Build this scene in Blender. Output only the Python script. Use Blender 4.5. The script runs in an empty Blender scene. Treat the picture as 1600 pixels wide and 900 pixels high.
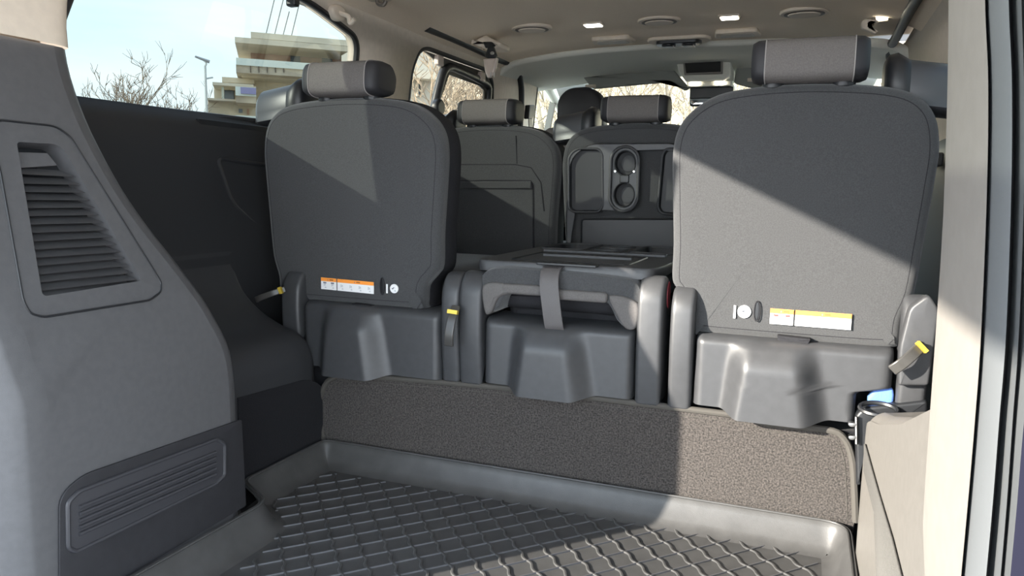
import bpy, bmesh, math, random
from mathutils import Vector, Matrix
from math import sin, cos, pi, radians
random.seed(7)
S = bpy.context.scene
COL = S.collection
# ------------------------------------------------------------------ camera (solved from the vanishing points)
F = 1181.0
CX = Vector((0.931, 0.064, -0.359)); CY = Vector((0.364, -0.114, 0.924)); CY.normalize()
CX = (CX - CY * CX.dot(CY)).normalized()
CZ = CX.cross(CY)                     # world up seen in the camera frame
if CZ.y > 0: CZ = -CZ
CAM = Vector((0.49, 0.0, 0.66))
cd = bpy.data.cameras.new('camera'); cam = bpy.data.objects.new('camera', cd); COL.objects.link(cam)
cd.sensor_width = 36.0; cd.lens = F / 1600 * 36; cd.clip_start = 0.02; cd.clip_end = 500
right = Vector((CX.x, CY.x, CZ.x)); down = Vector((CX.y, CY.y, CZ.y)); fwd = Vector((CX.z, CY.z, CZ.z))
M = Matrix((right, -down, -fwd)).transposed().to_4x4(); M.translation = CAM
cam.matrix_world = M
S.camera = cam
# ------------------------------------------------------------------ view, sky, sun
S.view_settings.view_transform = 'Standard'; S.view_settings.look = 'None'
S.view_settings.gamma = 1; S.view_settings.use_curve_mapping = False
S.view_settings.exposure = 0.72
w = bpy.data.worlds.new('sky'); S.world = w; w.use_nodes = True
nt = w.node_tree; nt.nodes.clear()
out = nt.nodes.new('ShaderNodeOutputWorld'); bg = nt.nodes.new('ShaderNodeBackground'); nt.links.new(bg.outputs[0], out.inputs[0])
tc = nt.nodes.new('ShaderNodeTexCoord'); sx = nt.nodes.new('ShaderNodeSeparateXYZ'); nt.links.new(tc.outputs['Generated'], sx.inputs[0])
rp = nt.nodes.new('ShaderNodeValToRGB'); nt.links.new(sx.outputs['Z'], rp.inputs[0])
e = rp.color_ramp.elements
e[0].position = 0.0; e[0].color = (.90, .97, 1, 1)
e[1].position = 0.9; e[1].color = (.32, .50, .95, 1)
k = e.new(0.22); k.color = (.68, .86, 1, 1)
mp = nt.nodes.new('ShaderNodeMapping'); mp.inputs['Scale'].default_value = (1, 1, 5); nt.links.new(tc.outputs['Generated'], mp.inputs[0])
nz = nt.nodes.new('ShaderNodeTexNoise'); nz.inputs['Scale'].default_value = 2.2; nz.inputs['Detail'].default_value = 5; nt.links.new(mp.outputs[0], nz.inputs[0])
cr = nt.nodes.new('ShaderNodeValToRGB'); cr.color_ramp.elements[0].position = .38; cr.color_ramp.elements[1].position = .68; nt.links.new(nz.outputs[0], cr.inputs[0])
mx = nt.nodes.new('ShaderNodeMixRGB'); mx.inputs[2].default_value = (.97, .98, 1, 1)
nt.links.new(cr.outputs[0], mx.inputs[0]); nt.links.new(rp.outputs[0], mx.inputs[1]); nt.links.new(mx.outputs[0], bg.inputs[0])
bg.inputs[1].default_value = 5.2
SUN = Vector((0.92, 1.0, -0.445)).normalized()
sd = bpy.data.lights.new('sun', 'SUN'); sd.energy = 12.4; sd.angle = radians(0.6); sd.color = (1, .93, .82)
so = bpy.data.objects.new('sun', sd); COL.objects.link(so)
so.rotation_euler = SUN.to_track_quat('-Z', 'Y').to_euler(); so.location = (-6, -6, 4)

# ------------------------------------------------------------------ measuring helpers (photo point -> point on a real plane)
def ray(px, py):
    c = Vector((px - 800, py - 450, F)); return Vector((CX.dot(c), CY.dot(c), CZ.dot(c)))
def P(px, py, X=None, Y=None, Z=None):
    d = ray(px, py)
    t = (X - CAM.x) / d.x if X is not None else (Y - CAM.y) / d.y if Y is not None else (Z - CAM.z) / d.z
    return CAM + d * t
def PN(px, py, p0, n):
    d = ray(px, py); return CAM + d * ((Vector(p0) - CAM).dot(n) / d.dot(n))

# ------------------------------------------------------------------ materials
MATS = {}
def mat(name, col, rough=.6, bump=0, bs=400, var=0, vs=8, metal=0, sheen=0, emit=0, spec=.5, col2=None, detail=3, coat=0):
    if name in MATS: return MATS[name]
    m = bpy.data.materials.new(name); m.use_nodes = True; MATS[name] = m
    n = m.node_tree; b = n.nodes['Principled BSDF']
    b.inputs['Base Color'].default_value = (*col, 1); b.inputs['Roughness'].default_value = rough
    b.inputs['Metallic'].default_value = metal; b.inputs['Specular IOR Level'].default_value = spec
    if sheen: b.inputs['Sheen Weight'].default_value = sheen; b.inputs['Sheen Roughness'].default_value = .5
    if coat: b.inputs['Coat Weight'].default_value = coat
    t = n.nodes.new('ShaderNodeTexCoord')
    if var or col2:
        z = n.nodes.new('ShaderNodeTexNoise'); z.inputs['Scale'].default_value = vs; z.inputs['Detail'].default_value = detail
        n.links.new(t.outputs['Object'], z.inputs[0])
        r = n.nodes.new('ShaderNodeValToRGB'); r.color_ramp.elements[0].position = .35; r.color_ramp.elements[1].position = .65
        c2 = col2 or tuple(min(1, c * (1 + var)) for c in col); c1 = col if col2 else tuple(c * (1 - var) for c in col)
        r.color_ramp.elements[0].color = (*c1, 1); r.color_ramp.elements[1].color = (*c2, 1)
        n.links.new(z.outputs[0], r.inputs[0]); n.links.new(r.outputs[0], b.inputs['Base Color'])
    if bump:
        z = n.nodes.new('ShaderNodeTexNoise'); z.inputs['Scale'].default_value = bs; z.inputs['Detail'].default_value = 2
        n.links.new(t.outputs['Object'], z.inputs[0])
        p = n.nodes.new('ShaderNodeBump'); p.inputs['Strength'].default_value = bump; p.inputs['Distance'].default_value = .002
        n.links.new(z.outputs[0], p.inputs['Height']); n.links.new(p.outputs[0], b.inputs['Normal'])
    if emit:
        b.inputs['Emission Color'].default_value = (*col, 1); b.inputs['Emission Strength'].default_value = emit
    return m
def glass(name, tint, gloss=.06):
    m = bpy.data.materials.new(name); m.use_nodes = True; MATS[name] = m
    n = m.node_tree; n.nodes.clear(); o = n.nodes.new('ShaderNodeOutputMaterial')
    t = n.nodes.new('ShaderNodeBsdfTransparent'); t.inputs[0].default_value = (*tint, 1)
    g = n.nodes.new('ShaderNodeBsdfGlossy'); g.inputs['Roughness'].default_value = .02
    x = n.nodes.new('ShaderNodeMixShader'); x.inputs[0].default_value = gloss
    n.links.new(t.outputs[0], x.inputs[1]); n.links.new(g.outputs[0], x.inputs[2]); n.links.new(x.outputs[0], o.inputs[0])
    return m
m_fab = mat('seat_fabric', (.052, .053, .055), .9, .35, 900, .14, 500, sheen=.25, spec=.2)
m_fabs = mat('seat_side_fabric', (.022, .022, .025), .85, .25, 900, .1, 300, spec=.2)
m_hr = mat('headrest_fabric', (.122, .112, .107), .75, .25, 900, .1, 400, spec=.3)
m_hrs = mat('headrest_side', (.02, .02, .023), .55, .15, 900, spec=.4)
m_pl = mat('dark_plastic', (.043, .044, .047), .42, .12, 1500, .06, 60, spec=.5)
m_plb = mat('black_plastic', (.013, .014, .016), .38, .08, 1200, spec=.45)
m_wall = mat('wall_plastic', (.021, .022, .0245), .5, .12, 1000, spec=.4)
m_arch = mat('arch_plastic', (.029, .030, .033), .55, .12, 1000, spec=.4)
m_trim = mat('grey_trim_plastic', (.080, .0795, .083), .5, .12, 1200, .05, 80, spec=.4)
m_trimR = mat('sunlit_trim_plastic', (.145, .136, .124), .5, .12, 1200, .05, 80, spec=.4)  # same grey plastic as the left trim, sun's warmth and brightness put into the colour
m_beige = mat('beige_trim', (.66, .575, .475), .75, .08, 900, .03, 60, spec=.25)
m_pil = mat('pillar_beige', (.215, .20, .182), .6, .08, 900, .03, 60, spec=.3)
m_roof = mat('headliner', (.82, .70, .56), .95, .15, 1200, .03, 300, spec=.1)
m_roofg = mat('front_headliner', (.66, .65, .58), .95, .12, 1200, .03, 300, spec=.1)
m_carpet = mat('carpet', (.024, .0225, .021), 1, 1.0, 260, sheen=.3, spec=.05, col2=(.080, .070, .065), vs=300, detail=6)
m_carpd = mat('arch_textile', (.014, .014, .016), 1, .5, 500, sheen=.05, spec=.05)
m_bind = mat('binding', (.075, .070, .063), .9, .3, 900, spec=.1)
m_rub = mat('rubber_mat', (.058, .057, .056), .42, .12, 700, .1, 30, spec=.5)
m_rib = mat('rubber_rib', (.085, .085, .09), .3, spec=.6)
m_met = mat('metal', (.55, .55, .55), .3, metal=1)
m_gold = mat('yellow_band', (.62, .45, .06), .35, metal=.4)
m_white = mat('label_white', (.80, .80, .80), .5)
m_orange = mat('label_orange', (.95, .33, .05), .5)
m_ink = mat('label_ink', (.16, .17, .20), .6)
m_inkr = mat('label_ink_red', (.55, .06, .05), .6)
m_red = mat('red_mark', (.22, .03, .04), .5)
m_belt = mat('belt_webbing', (.05, .05, .055), .5, .3, 900, spec=.4)
m_beltl = mat('buckle_plastic', (.50, .42, .37), .3, spec=.5)
m_lamp = mat('lamp_lens', (1, .96, .86), .4, emit=5)
m_lampw = mat('lamp_lens_warm', (1, .93, .78), .4, emit=9)
m_scr = mat('dark_screen', (.01, .01, .01), .15, spec=.5)
m_paint = mat('silver_paint', (.10, .106, .11), .45, .05, 300)
m_seal = mat('seal_rubber', (.02, .02, .021), .5, spec=.4)
m_blue = mat('blue_cloth', (.10, .20, .55), .8, .3, 400)
m_chair_gap = m_seal
g_priv = glass('privacy_glass', (.125, .14, .136), .03)
g_side = glass('side_glass', (.36, .365, .335), .03)
g_wind = glass('windscreen_glass', (.74, .80, .74))
g_clear = glass('front_door_glass', (.66, .74, .69))

# ------------------------------------------------------------------ object helpers
ORG = {}
def meta(o, label=None, cat=None, group=None, kind=None):
    if label: o['label'] = label
    if cat: o['category'] = cat
    if group: o['group'] = group
    if kind: o['kind'] = kind
    return o
def thing(name, loc, label, cat, group=None, kind=None):
    o = bpy.data.objects.new(name, None); COL.objects.link(o); o.location = loc; o.empty_display_size = .05
    ORG[o.name] = Vector(loc); return meta(o, label, cat, group, kind)
class MB:
    def __init__(s): s.v = []; s.f = []
    def add(s, v, f):
        n = len(s.v); s.v += [Vector(p) for p in v]; s.f += [tuple(i + n for i in q) for q in f]; return s
    def build(s, name, m, parent=None, smooth=True, label=None, cat=None, group=None, kind=None, bevel=0, angle=40, solid=0, offs=0, sub=0):
        if parent: o0 = ORG[parent.name]
        else:
            o0 = Vector((sum(p.x for p in s.v) / len(s.v), sum(p.y for p in s.v) / len(s.v), min(p.z for p in s.v)))
        me = bpy.data.meshes.new(name); me.from_pydata([p - o0 for p in s.v], [], s.f)
        bm = bmesh.new(); bm.from_mesh(me); bmesh.ops.remove_doubles(bm, verts=bm.verts, dist=1e-6)
        bmesh.ops.recalc_face_normals(bm, faces=bm.faces)
        bm.to_mesh(me); bm.free()
        me.materials.append(m)
        o = bpy.data.objects.new(name, me); COL.objects.link(o); ORG[o.name] = o0
        if parent: o.parent = parent
        else: o.location = o0
        if smooth:
            for p in me.polygons: p.use_smooth = True
            try: me.set_sharp_from_angle(angle=radians(angle))
            except Exception: pass
        if solid:
            d = o.modifiers.new('s', 'SOLIDIFY'); d.thickness = solid; d.offset = offs
        if bevel:
            d = o.modifiers.new('b', 'BEVEL'); d.width = bevel; d.segments = 3; d.limit_method = 'ANGLE'; d.angle_limit = radians(35)
        if sub:
            d = o.modifiers.new('u', 'SUBSURF'); d.levels = sub; d.render_levels = sub
        return meta(o, label, cat, group, kind)
def box(x0, x1, y0, y1, z0, z1):
    v = [(x, y, z) for x in (x0, x1) for y in (y0, y1) for z in (z0, z1)]
    return MB().add(v, [(0, 1, 3, 2), (4, 6, 7, 5), (0, 4, 5, 1), (2, 3, 7, 6), (0, 2, 6, 4), (1, 5, 7, 3)])
def catmull(pts, seg=6, closed=True):
    n = len(pts); out = []
    D = len(pts[0])
    R_ = range(n) if closed else range(n - 1)
    for i in R_:
        g = (lambda k: pts[k % n]) if closed else (lambda k: pts[max(0, min(n - 1, k))])
        a, b, c, d = g(i - 1), g(i), g(i + 1), g(i + 2)
        for j in range(seg):
            t = j / seg
            out.append(tuple(.5 * (2 * b[q] + (c[q] - a[q]) * t + (2 * a[q] - 5 * b[q] + 4 * c[q] - d[q]) * t * t + (3 * b[q] - a[q] - 3 * c[q] + d[q]) * t ** 3) for q in range(D)))
    if not closed: out.append(tuple(pts[-1]))
    return out
def fillet(poly, r, seg=5):
    n = len(poly); o = []
    for i in range(n):
        a, b, c = (Vector(poly[i - 1]), Vector(poly[i]), Vector(poly[(i + 1) % n]))
        rr = r[i] if isinstance(r, (list, tuple)) else r
        u, v_ = (a - b), (c - b); rr = min(rr, u.length * .48, v_.length * .48)
        if rr < 1e-5: o.append(tuple(b)); continue
        p0 = b + u.normalized() * rr; p1 = b + v_.normalized() * rr
        for j in range(seg + 1):
            t = j / seg; o.append(tuple(p0 * (1 - t) ** 2 + b * 2 * t * (1 - t) + p1 * t * t))
    return o
def area(o): return sum(o[i - 1][0] * o[i][1] - o[i][0] * o[i - 1][1] for i in range(len(o))) / 2
def offset(o, d):
    n = len(o); sg = 1 if area(o) > 0 else -1; r = []
    for i in range(n):
        a = Vector(o[i - 1]); b = Vector(o[(i + 1) % n]); t = (b - a)
        if t.length < 1e-9: r.append(tuple(o[i])); continue
        t.normalize(); nn = Vector((-t.y, t.x)) * sg
        r.append((o[i][0] + nn.x * d, o[i][1] + nn.y * d))
    return r
FXZ = lambda u, v, w: (u, w, v)      # outline in XZ, depth along Y
FYZ = lambda u, v, w: (w, u, v)
FXY = lambda u, v, w: (u, v, w)
def puff(o, w0, w1, r, dome0=0, dome1=0, f=FXZ, K=4, rings=3):
    """rounded slab: outline o, from w0 to w1, rim radius r, faces domed outwards"""
    mb = MB(); n = len(o); L = []; sg = 1 if w1 > w0 else -1
    cx = sum(p[0] for p in o) / n; cy = sum(p[1] for p in o) / n
    ins = offset(o, r)
    half = []
    for k in range(K + 1):
        a = pi / 2 * k / K; half.append((1 - cos(a), 1 - sin(a)))
    def lerp(t): return [(o[i][0] + (ins[i][0] - o[i][0]) * t, o[i][1] + (ins[i][1] - o[i][1]) * t) for i in range(n)]
    for k in range(rings, 0, -1):
        s_ = k / (rings + 1); sc = s_
        L.append(([(cx + (p[0] - cx) * sc, cy + (p[1] - cy) * sc) for p in ins], w0 - sg * dome0 * (1 - s_ * s_)))
    L = L[::-1]
    for (i_, d_) in half[::-1]: L.append((lerp(i_), w0 + sg * r * d_))
    for (i_, d_) in half: L.append((lerp(i_), w1 - sg * r * d_))
    # order: fix so that first block goes centre->rim
    A = [([(cx + (p[0] - cx) * s_, cy + (p[1] - cy) * s_) for p in ins], w0 - sg * dome0 * (1 - s_ * s_)) for s_ in [k / (rings + 1) for k in range(1, rings + 1)]]
    Bk = [([(cx + (p[0] - cx) * s_, cy + (p[1] - cy) * s_) for p in ins], w1 + sg * dome1 * (1 - s_ * s_)) for s_ in [k / (rings + 1) for k in range(rings, 0, -1)]]
    L = A + [(lerp(i_), w0 + sg * r * d_) for (i_, d_) in half[::-1]] + [(lerp(i_), w1 - sg * r * d_) for (i_, d_) in half] + Bk
    v = [f(p[0], p[1], w_) for ring, w_ in L for p in ring]
    c0 = len(v); v.append(f(cx, cy, w0 - sg * dome0)); c1 = len(v); v.append(f(cx, cy, w1 + sg * dome1))
    fc = []
    for k in range(len(L) - 1):
        for i in range(n):
            j = (i + 1) % n; fc.append((k * n + i, k * n + j, (k + 1) * n + j, (k + 1) * n + i))
    for i in range(n):
        j = (i + 1) % n; fc.append((c0, j, i)); b = (len(L) - 1) * n; fc.append((c1, b + i, b + j))
    return mb.add(v, fc)
def rbox(x0, x1, y0, y1, z0, z1, r, f=None, dome=0):
    """rounded block, face normal along Y"""
    o = fillet([(x0, z0), (x1, z0), (x1, z1), (x0, z1)], r * 1.3, 4)
    return puff(o, y0, y1, r, dome, dome, FXZ, 3, 1)
def tube(path, r, seg=8, closed=False, caps=True, flat=1.0):
    mb = MB(); path = [Vector(p) for p in path]; n = len(path); v = []; up = None
    for i, p in enumerate(path):
        a = path[(i - 1) % n] if (closed or i) else p; b = path[(i + 1) % n] if (closed or i < n - 1) else p
        t = (b - a).normalized()
        if up is None:
            up = Vector((0, 0, 1)) if abs(t.z) < .9 else Vector((1, 0, 0))
        s_ = t.cross(up)
        if s_.length < 1e-4: s_ = t.orthogonal()
        s_.normalize(); up = s_.cross(t).normalized()
        rr = r[i] if isinstance(r, (list, tuple)) else r
        for k in range(seg):
            q = 2 * pi * k / seg; v.append(p + s_ * cos(q) * rr + up * sin(q) * rr * flat)
    fc = []
    for i in range(n if closed else n - 1):
        j = (i + 1) % n
        for k in range(seg):
            l = (k + 1) % seg; fc.append((i * seg + k, i * seg + l, j * seg + l, j * seg + k))
    if caps and not closed:
        fc.append(tuple(range(seg))[::-1]); fc.append(tuple((n - 1) * seg + k for k in range(seg)))
    return mb.add(v, fc)
def ribbon(path, wid, th, side):
    """flat band along a path; side = width direction"""
    side = Vector(side).normalized(); path = [Vector(p) for p in path]; n = len(path); v = []
    for i, p in enumerate(path):
        t = (path[min(i + 1, n - 1)] - path[max(i - 1, 0)]).normalized(); nn = t.cross(side).normalized()
        for a, b in ((-1, -1), (1, -1), (1, 1), (-1, 1)): v.append(p + side * wid / 2 * a + nn * th / 2 * b)
    fc = [(i * 4 + k, i * 4 + (k + 1) % 4, i * 4 + 4 + (k + 1) % 4, i * 4 + 4 + k) for i in range(n - 1) for k in range(4)]
    fc += [(3, 2, 1, 0), tuple((n - 1) * 4 + k for k in range(4))]
    return MB().add(v, fc)
def grid(fn, nu, nv):
    v = [fn(i / nu, j / nv) for j in range(nv + 1) for i in range(nu + 1)]
    return MB().add(v, [(j * (nu + 1) + i, j * (nu + 1) + i + 1, (j + 1) * (nu + 1) + i + 1, (j + 1) * (nu + 1) + i) for j in range(nv) for i in range(nu)])
def loft(secs, caps=True):
    n = len(secs[0]); v = [p for s_ in secs for p in s_]
    f = [(k * n + i, k * n + (i + 1) % n, (k + 1) * n + (i + 1) % n, (k + 1) * n + i) for k in range(len(secs) - 1) for i in range(n)]
    if caps: f += [tuple(range(n))[::-1], tuple((len(secs) - 1) * n + i for i in range(n))]
    return MB().add(v, f)
def plate(outer, holes, f):
    """flat polygon with holes (2D loops) -> triangulated mesh through f(u,v)"""
    bm = bmesh.new(); ed = []
    for loop in [outer] + list(holes):
        vs = [bm.verts.new((p[0], p[1], 0)) for p in loop]
        ed += [bm.edges.new((vs[i], vs[(i + 1) % len(vs)])) for i in range(len(vs))]
    bmesh.ops.triangle_fill(bm, edges=ed, use_beauty=True, use_dissolve=False, normal=(0, 0, 1))
    bm.verts.index_update()
    v = [f(q.co.x, q.co.y) for q in bm.verts]; fc = [tuple(q.index for q in p.verts) for p in bm.faces]; bm.free()
    return MB().add(v, fc)
def ss(a, b, x):
    t = max(0, min(1, (x - a) / (b - a))); return t * t * (3 - 2 * t)
def interp(tab, x):
    if x <= tab[0][0]: return tab[0][1]
    for (a, b), (c, d) in zip(tab, tab[1:]):
        if x <= c: return b + (d - b) * (x - a) / (c - a)
    return tab[-1][1]
def ell(cx, cy, a, b, n=24): return [(cx + a * cos(2 * pi * i / n), cy + b * sin(2 * pi * i / n)) for i in range(n)]

# ================================================================== SETTING
# ---- ground outside, van floor
box(-60, 60, -25, 100, -.7, -.6).build('ground', mat('asphalt', (.34, .32, .29), .9, .4, 30, .15, 2), kind='structure', smooth=False)
box(-.9, .9, .45, 4.6, -.10, -.012).build('floor', mat('floor_carpet', (.03, .03, .032), .95, .6, 400), kind='structure', smooth=False)
# raised, carpeted floor under the seats
box(-.80, .80, 1.50, 4.4, -.012, .225).build('floor_platform', m_carpd, kind='structure', smooth=False)
# ---- headliner
def roofz(x, y):
    a = abs(x); z = 1.245 - .035 * (a / .7) ** 3
    z += .014 * (1 - ss(.34, .42, a)) * (ss(1.0, 1.2, y)) * (1 - ss(2.85, 2.98, y))
    k = ss(2.75, 2.95, y) * ss(.5, .7, x)
    z = z * (1 - k) + 1.236 * k
    z -= .035 * ss(.72, .84, a) * (1 - k)
    z -= .02 * (1 - ss(.55, .75, y))
    return z
grid(lambda u, v: (-.84 + 1.68 * u, .56 + 2.56 * v, roofz(-.84 + 1.68 * u, .56 + 2.56 * v)), 84, 100).build('ceiling', m_roof, kind='structure', solid=.03, offs=1)
def froof(x, y):
    t = (y - 3.10) / .5; a = abs(x)
    return 1.226 - .035 * (a / .7) ** 3 - .05 * ss(.72, .84, a) * (1 - t) - .020 * t * t
grid(lambda u, v: (-.84 + 1.68 * u, 3.10 + .58 * v, froof(-.84 + 1.68 * u, 3.10 + .58 * v)), 60, 20).build('ceiling_front', m_roofg, kind='structure', solid=.03, offs=1)
# outer roof skin
box(-.92, .92, .45, 3.62, 1.30, 1.33).build('roof_skin', m_paint, kind='structure', smooth=False)
# raised tailgate above and behind the camera: frame and dark glass
tg = thing('tailgate', (0, .5, 1.2), 'raised silver tailgate above the load opening', 'tailgate')
o1 = fillet([(-.62, .66), (.80, .66), (.80, -.95), (-.62, -.95)], .04)
o2 = fillet([(-.48, .10), (.62, .10), (.62, -.70), (-.48, -.70)], .06)
pt = plate(o1, [o2], lambda a, b: (a, b, 1.18)); pt.build('gate_frame', m_paint, tg, solid=.05, offs=0)
plate(fillet([(-.50, .12), (.64, .12), (.64, -.72), (-.50, -.72)], .06), [], lambda a, b: (a, b, 1.19)).build('gate_glass', g_priv, tg)

# ---- side walls
def wallx(z): return .855 - .06 * (z - .80) / .42
NL = Vector((1, 0, -.06 / .42)).normalized()     # normal of the left upper wall plane
PL0 = (-.855, 0, .80)
def WL(px, py):
    p = PN(px, py, PL0, Vector((1, 0, -.06 / .42))); return (p.y, p.z)
q_win = fillet([(1.00, .815), (1.085, 1.06), (1.16, 1.155), (1.75, 1.150), WL(553, 62), WL(548, 112), (2.05, .83)], [.02, .05, .05, .1, .055, .04, .03], 6)
s_win = fillet([(2.36, .83), WL(638, 110), WL(650, 80), WL(662, 77), WL(756, 111), WL(764, 130), WL(764, 160), (3.04, .83)], [.02, .05, .03, .04, .05, .02, .02, .03], 6)
f_win = fillet([(3.63, .85), WL(836, 128), WL(846, 128), WL(872, 150), (4.28, .98), (4.5, .88)], [.02, .01, .03, .05, .05, .05], 6)
outer = [(.80, .80), (4.6, .80), (4.6, .9), (4.05, 1.15), (3.7, 1.22), (.60, 1.22), (.6, .9)]
for sd_, nm in ((-1, 'left'), (1, 'right')):
    f_ = lambda a, b, s=sd_: (s * wallx(b), a, b)
    sw_ = s_win if sd_ < 0 else fillet([(3.13, .83), (3.13, 1.17), (3.18, 1.212), (3.50, 1.212), (3.56, 1.17), (3.58, .83)], .03, 5)
    ow = plate(outer, [q_win, sw_, f_win], f_).build('wall_' + nm, m_beige, kind='structure', solid=.035, offs=0)
    # lower dark wall panel
    def lowf(u, v, s=sd_):
        y = .95 + 3.6 * u; z = v * .815
        x = .80 + .03 * ss(.3, .8, v) + .022 * ss(.93, 1.0, v)
        return (s * x, y, z)
    grid(lowf, 60, 24).build('wall_' + nm + '_lower', m_wall, kind='structure', solid=.04, offs=0)
    # sill strip
    tube([(s_x, y_, .812) for s_x, y_ in [(sd_ * .838, 1.0), (sd_ * .838, 4.4)]], .008, 8).build('trim_1' if sd_ < 0 else 'trim_2', m_seal, kind='structure')
    for i, (wn, g_) in enumerate(((q_win, g_priv), (sw_, g_side), (f_win, g_clear))):
        ex = 0.012
        go = plate(offset(wn, -.012), [], lambda a, b, s=sd_: (s * (wallx(b) + ex), a, b)).build('window_%d' % (i + 1 + (3 if sd_ > 0 else 0)), g_, kind='structure')
        tube([(sd_ * (wallx(b) - .012), a, b) for a, b in offset(wn, -.004)], .009, 8, closed=True).build('window_seal', m_seal, go)
        if i == 1 and sd_ < 0:
            # inner opening-pane frame and divider
            def wl2(px, py, s=sd_):
                a, b = WL(px, py); return (s * (wallx(b) - .008), a, b)
            top = [wl2(674, 175), wl2(682, 140), wl2(690, 112), wl2(697, 106), wl2(706, 107), wl2(740, 122), wl2(758, 132), wl2(760, 146), wl2(757, 170)]
            tube(catmull(top, 5, False), .017, 10).build('pane_frame', m_plb, go)
            # sub-frame filling top between opening and pane
            fr = [WL(662, 80), WL(756, 113), WL(763, 130), WL(763, 160), WL(755, 160), WL(755, 141), WL(748, 134), WL(699, 116), WL(684, 160), WL(677, 160), WL(689, 103)]
            plate(fr, [], lambda a, b, s=sd_: (s * (wallx(b) - .002), a, b)).build('pane_surround', mat('brown_surround', (.055, .05, .042), .6), go, solid=.012)
            if sd_ < 0:
                for (hx, hy) in ((679, 95), (746, 120)):
                    p = Vector(wl2(hx, hy)); box(p.x, p.x + .02, p.y - .022, p.y + .022, p.z - .018, p.z + .018).build('pane_latch', m_beltl, go, bevel=.005)
                p = Vector(wl2(676, 168)); puff(ell(p.y, p.z, .035, .032), p.x, p.x + .03, .01, f=FYZ).build('pane_lock', m_plb, go)
        if i == 2:
            a, b = WL(865, 152), WL(850, 225)
            ribbon([(sd_ * (wallx(a[1]) - .002), *a), (sd_ * (wallx(b[1]) - .002), *b)], .02, .03, (0, 1, 0)).build('window_divider', m_seal, go)
# sliding door aperture seal, both sides
for sd_ in (-1, 1):
    pts = [WL(650, 43), WL(700, 63), WL(760, 90), WL(785, 100), WL(799, 112), WL(806, 130), WL(807, 165), WL(803, 230), WL(797, 320)]
    pp = [(sd_ * (wallx(b) - .022 - .02 * ss(1.15, 1.22, b) - (.028 if sd_ > 0 else 0)), a, b) for a, b in catmull(pts, 5, False)]
    tube(pp, .016, 10).build('trim_3' if sd_ < 0 else 'trim_4', m_seal, kind='structure')
# recessed brown panel of the sliding door behind the window
fo = fillet([WL(764, 165), WL(767, 120), WL(780, 118), WL(788, 128), WL(789, 165)], .02)
puff([(a, b) for a, b in fo], -.835, -.808, .006, f=FYZ).build('trim_5', mat('door_recess', (.20, .165, .145), .7), kind='structure')
# B pillar belt tracks
fo = fillet([WL(812, 170), WL(815, 125), WL(831, 128), WL(829, 175)], .01)
puff(fo, -.83, -.805, .006, f=FYZ).build('trim_6', m_beige, kind='structure')

# ---- left rear pillar trim (long inner face, rounded rear corner that catches the sun)
def Xr(z): return -.465 - .26 * max(0, z - .40) if z > .45 else -.465 - .26 * .05 * ss(.35, .45, z) * (1 if z > .35 else 0)
YF = [(0, 1.09), (.30, 1.092), (.36, 1.085), (.43, 1.055), (.52, 1.00), (.616, .935), (.70, .90), (.78, .878), (.87, .875), (.95, .90), (1.10, .955), (1.22, 1.0)]
def yf(z): return sum(interp(YF, z + d) for d in (-.04, -.02, 0, .02, .04)) / 5
def yc(z): return .67 + (Xr(z) + .465) / .92 + .10 * ss(.60, .80, z)
def dsec(z):
    """plan section of the trim at height z, rear/outer -> front/outer"""
    X, r0, r1 = Xr(z), yc(z), yf(z)
    b = 0
    pts = [(-.84, r0 - .22), (X - .13, r0 - .11), (X - .034, r0 - .036), (X - .012, r0 - .013), (X - .002, r0 + .002), (X, r0 + .009), (X, r0 + .04)]
    pts += [(X, r0 + .04 + (r1 - .035 - r0 - .04) * t) for t in (.25, .5, .75, 1)]
    pts += [(X - .004, r1 - .018), (X - .014, r1 - .006), (X - .035, r1 + .002), (X - .10, r1 + .01), (-.85, max(r1 + .03, 1.02))]
    return pts
def dtrim(z0, z1, n, name, m, **k):
    sec = []
    for i in range(n + 1):
        z = z0 + (z1 - z0) * i / n; sec.append([(p[0], p[1], z) for p in dsec(z)])
    mb = MB(); nn = len(sec[0])
    mb.add([p for s_ in sec for p in s_], [(a * nn + b, a * nn + b + 1, (a + 1) * nn + b + 1, (a + 1) * nn + b) for a in range(n) for b in range(nn - 1)])
    return mb.build(name, m, angle=70, **k)
def DP(px, py):            # point of the flat part of the pillar face
    n_ = Vector((1, 0, .26)); p = PN(px, py, (-.465, 0, .40), n_)
    return p if p.z > .40 else P(px, py, X=-.465)
# main skin with an opening for the vent: built from the section strips minus the opening
vent_open = [(26, 221.5), (87, 225), (99, 233), (219, 433), (219, 439), (72, 462.6), (66, 459.5)]
cut = fillet([tuple(DP(*q).yz) for q in vent_open], .006, 3)
def skin_face():
    zs = [(.02 + (.862 - .02) * i / 40) for i in range(41)]
    rear = [(yc(z) + .04, z) for z in zs]; front = [(yf(z) - .035, z) for z in zs]
    return rear + front[::-1]
t7 = thing('trim_7', (-.465, .8, 0), 'grey plastic trim of the left rear pillar with air vent', None, kind='structure')
plate(skin_face(), [cut], lambda a, b: (Xr(b), a, b)).build('pillar_face', m_trim, t7, angle=60)
def strips(lo, hi, name, z0=.02, z1=.862, n=40, m=m_trim):
    sec = [[(p[0], p[1], z0 + (z1 - z0) * i / n) for p in dsec(z0 + (z1 - z0) * i / n)[lo:hi]] for i in range(n + 1)]
    nn = len(sec[0]); mb = MB()
    mb.add([p for s_ in sec for p in s_], [(a * nn + b, a * nn + b + 1, (a + 1) * nn + b + 1, (a + 1) * nn + b) for a in range(n) for b in range(nn - 1)])
    return mb.build(name, m, t7, angle=80)
strips(0, 7, 'pillar_rear_edge'); strips(10, 16, 'pillar_front_edge')
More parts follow.
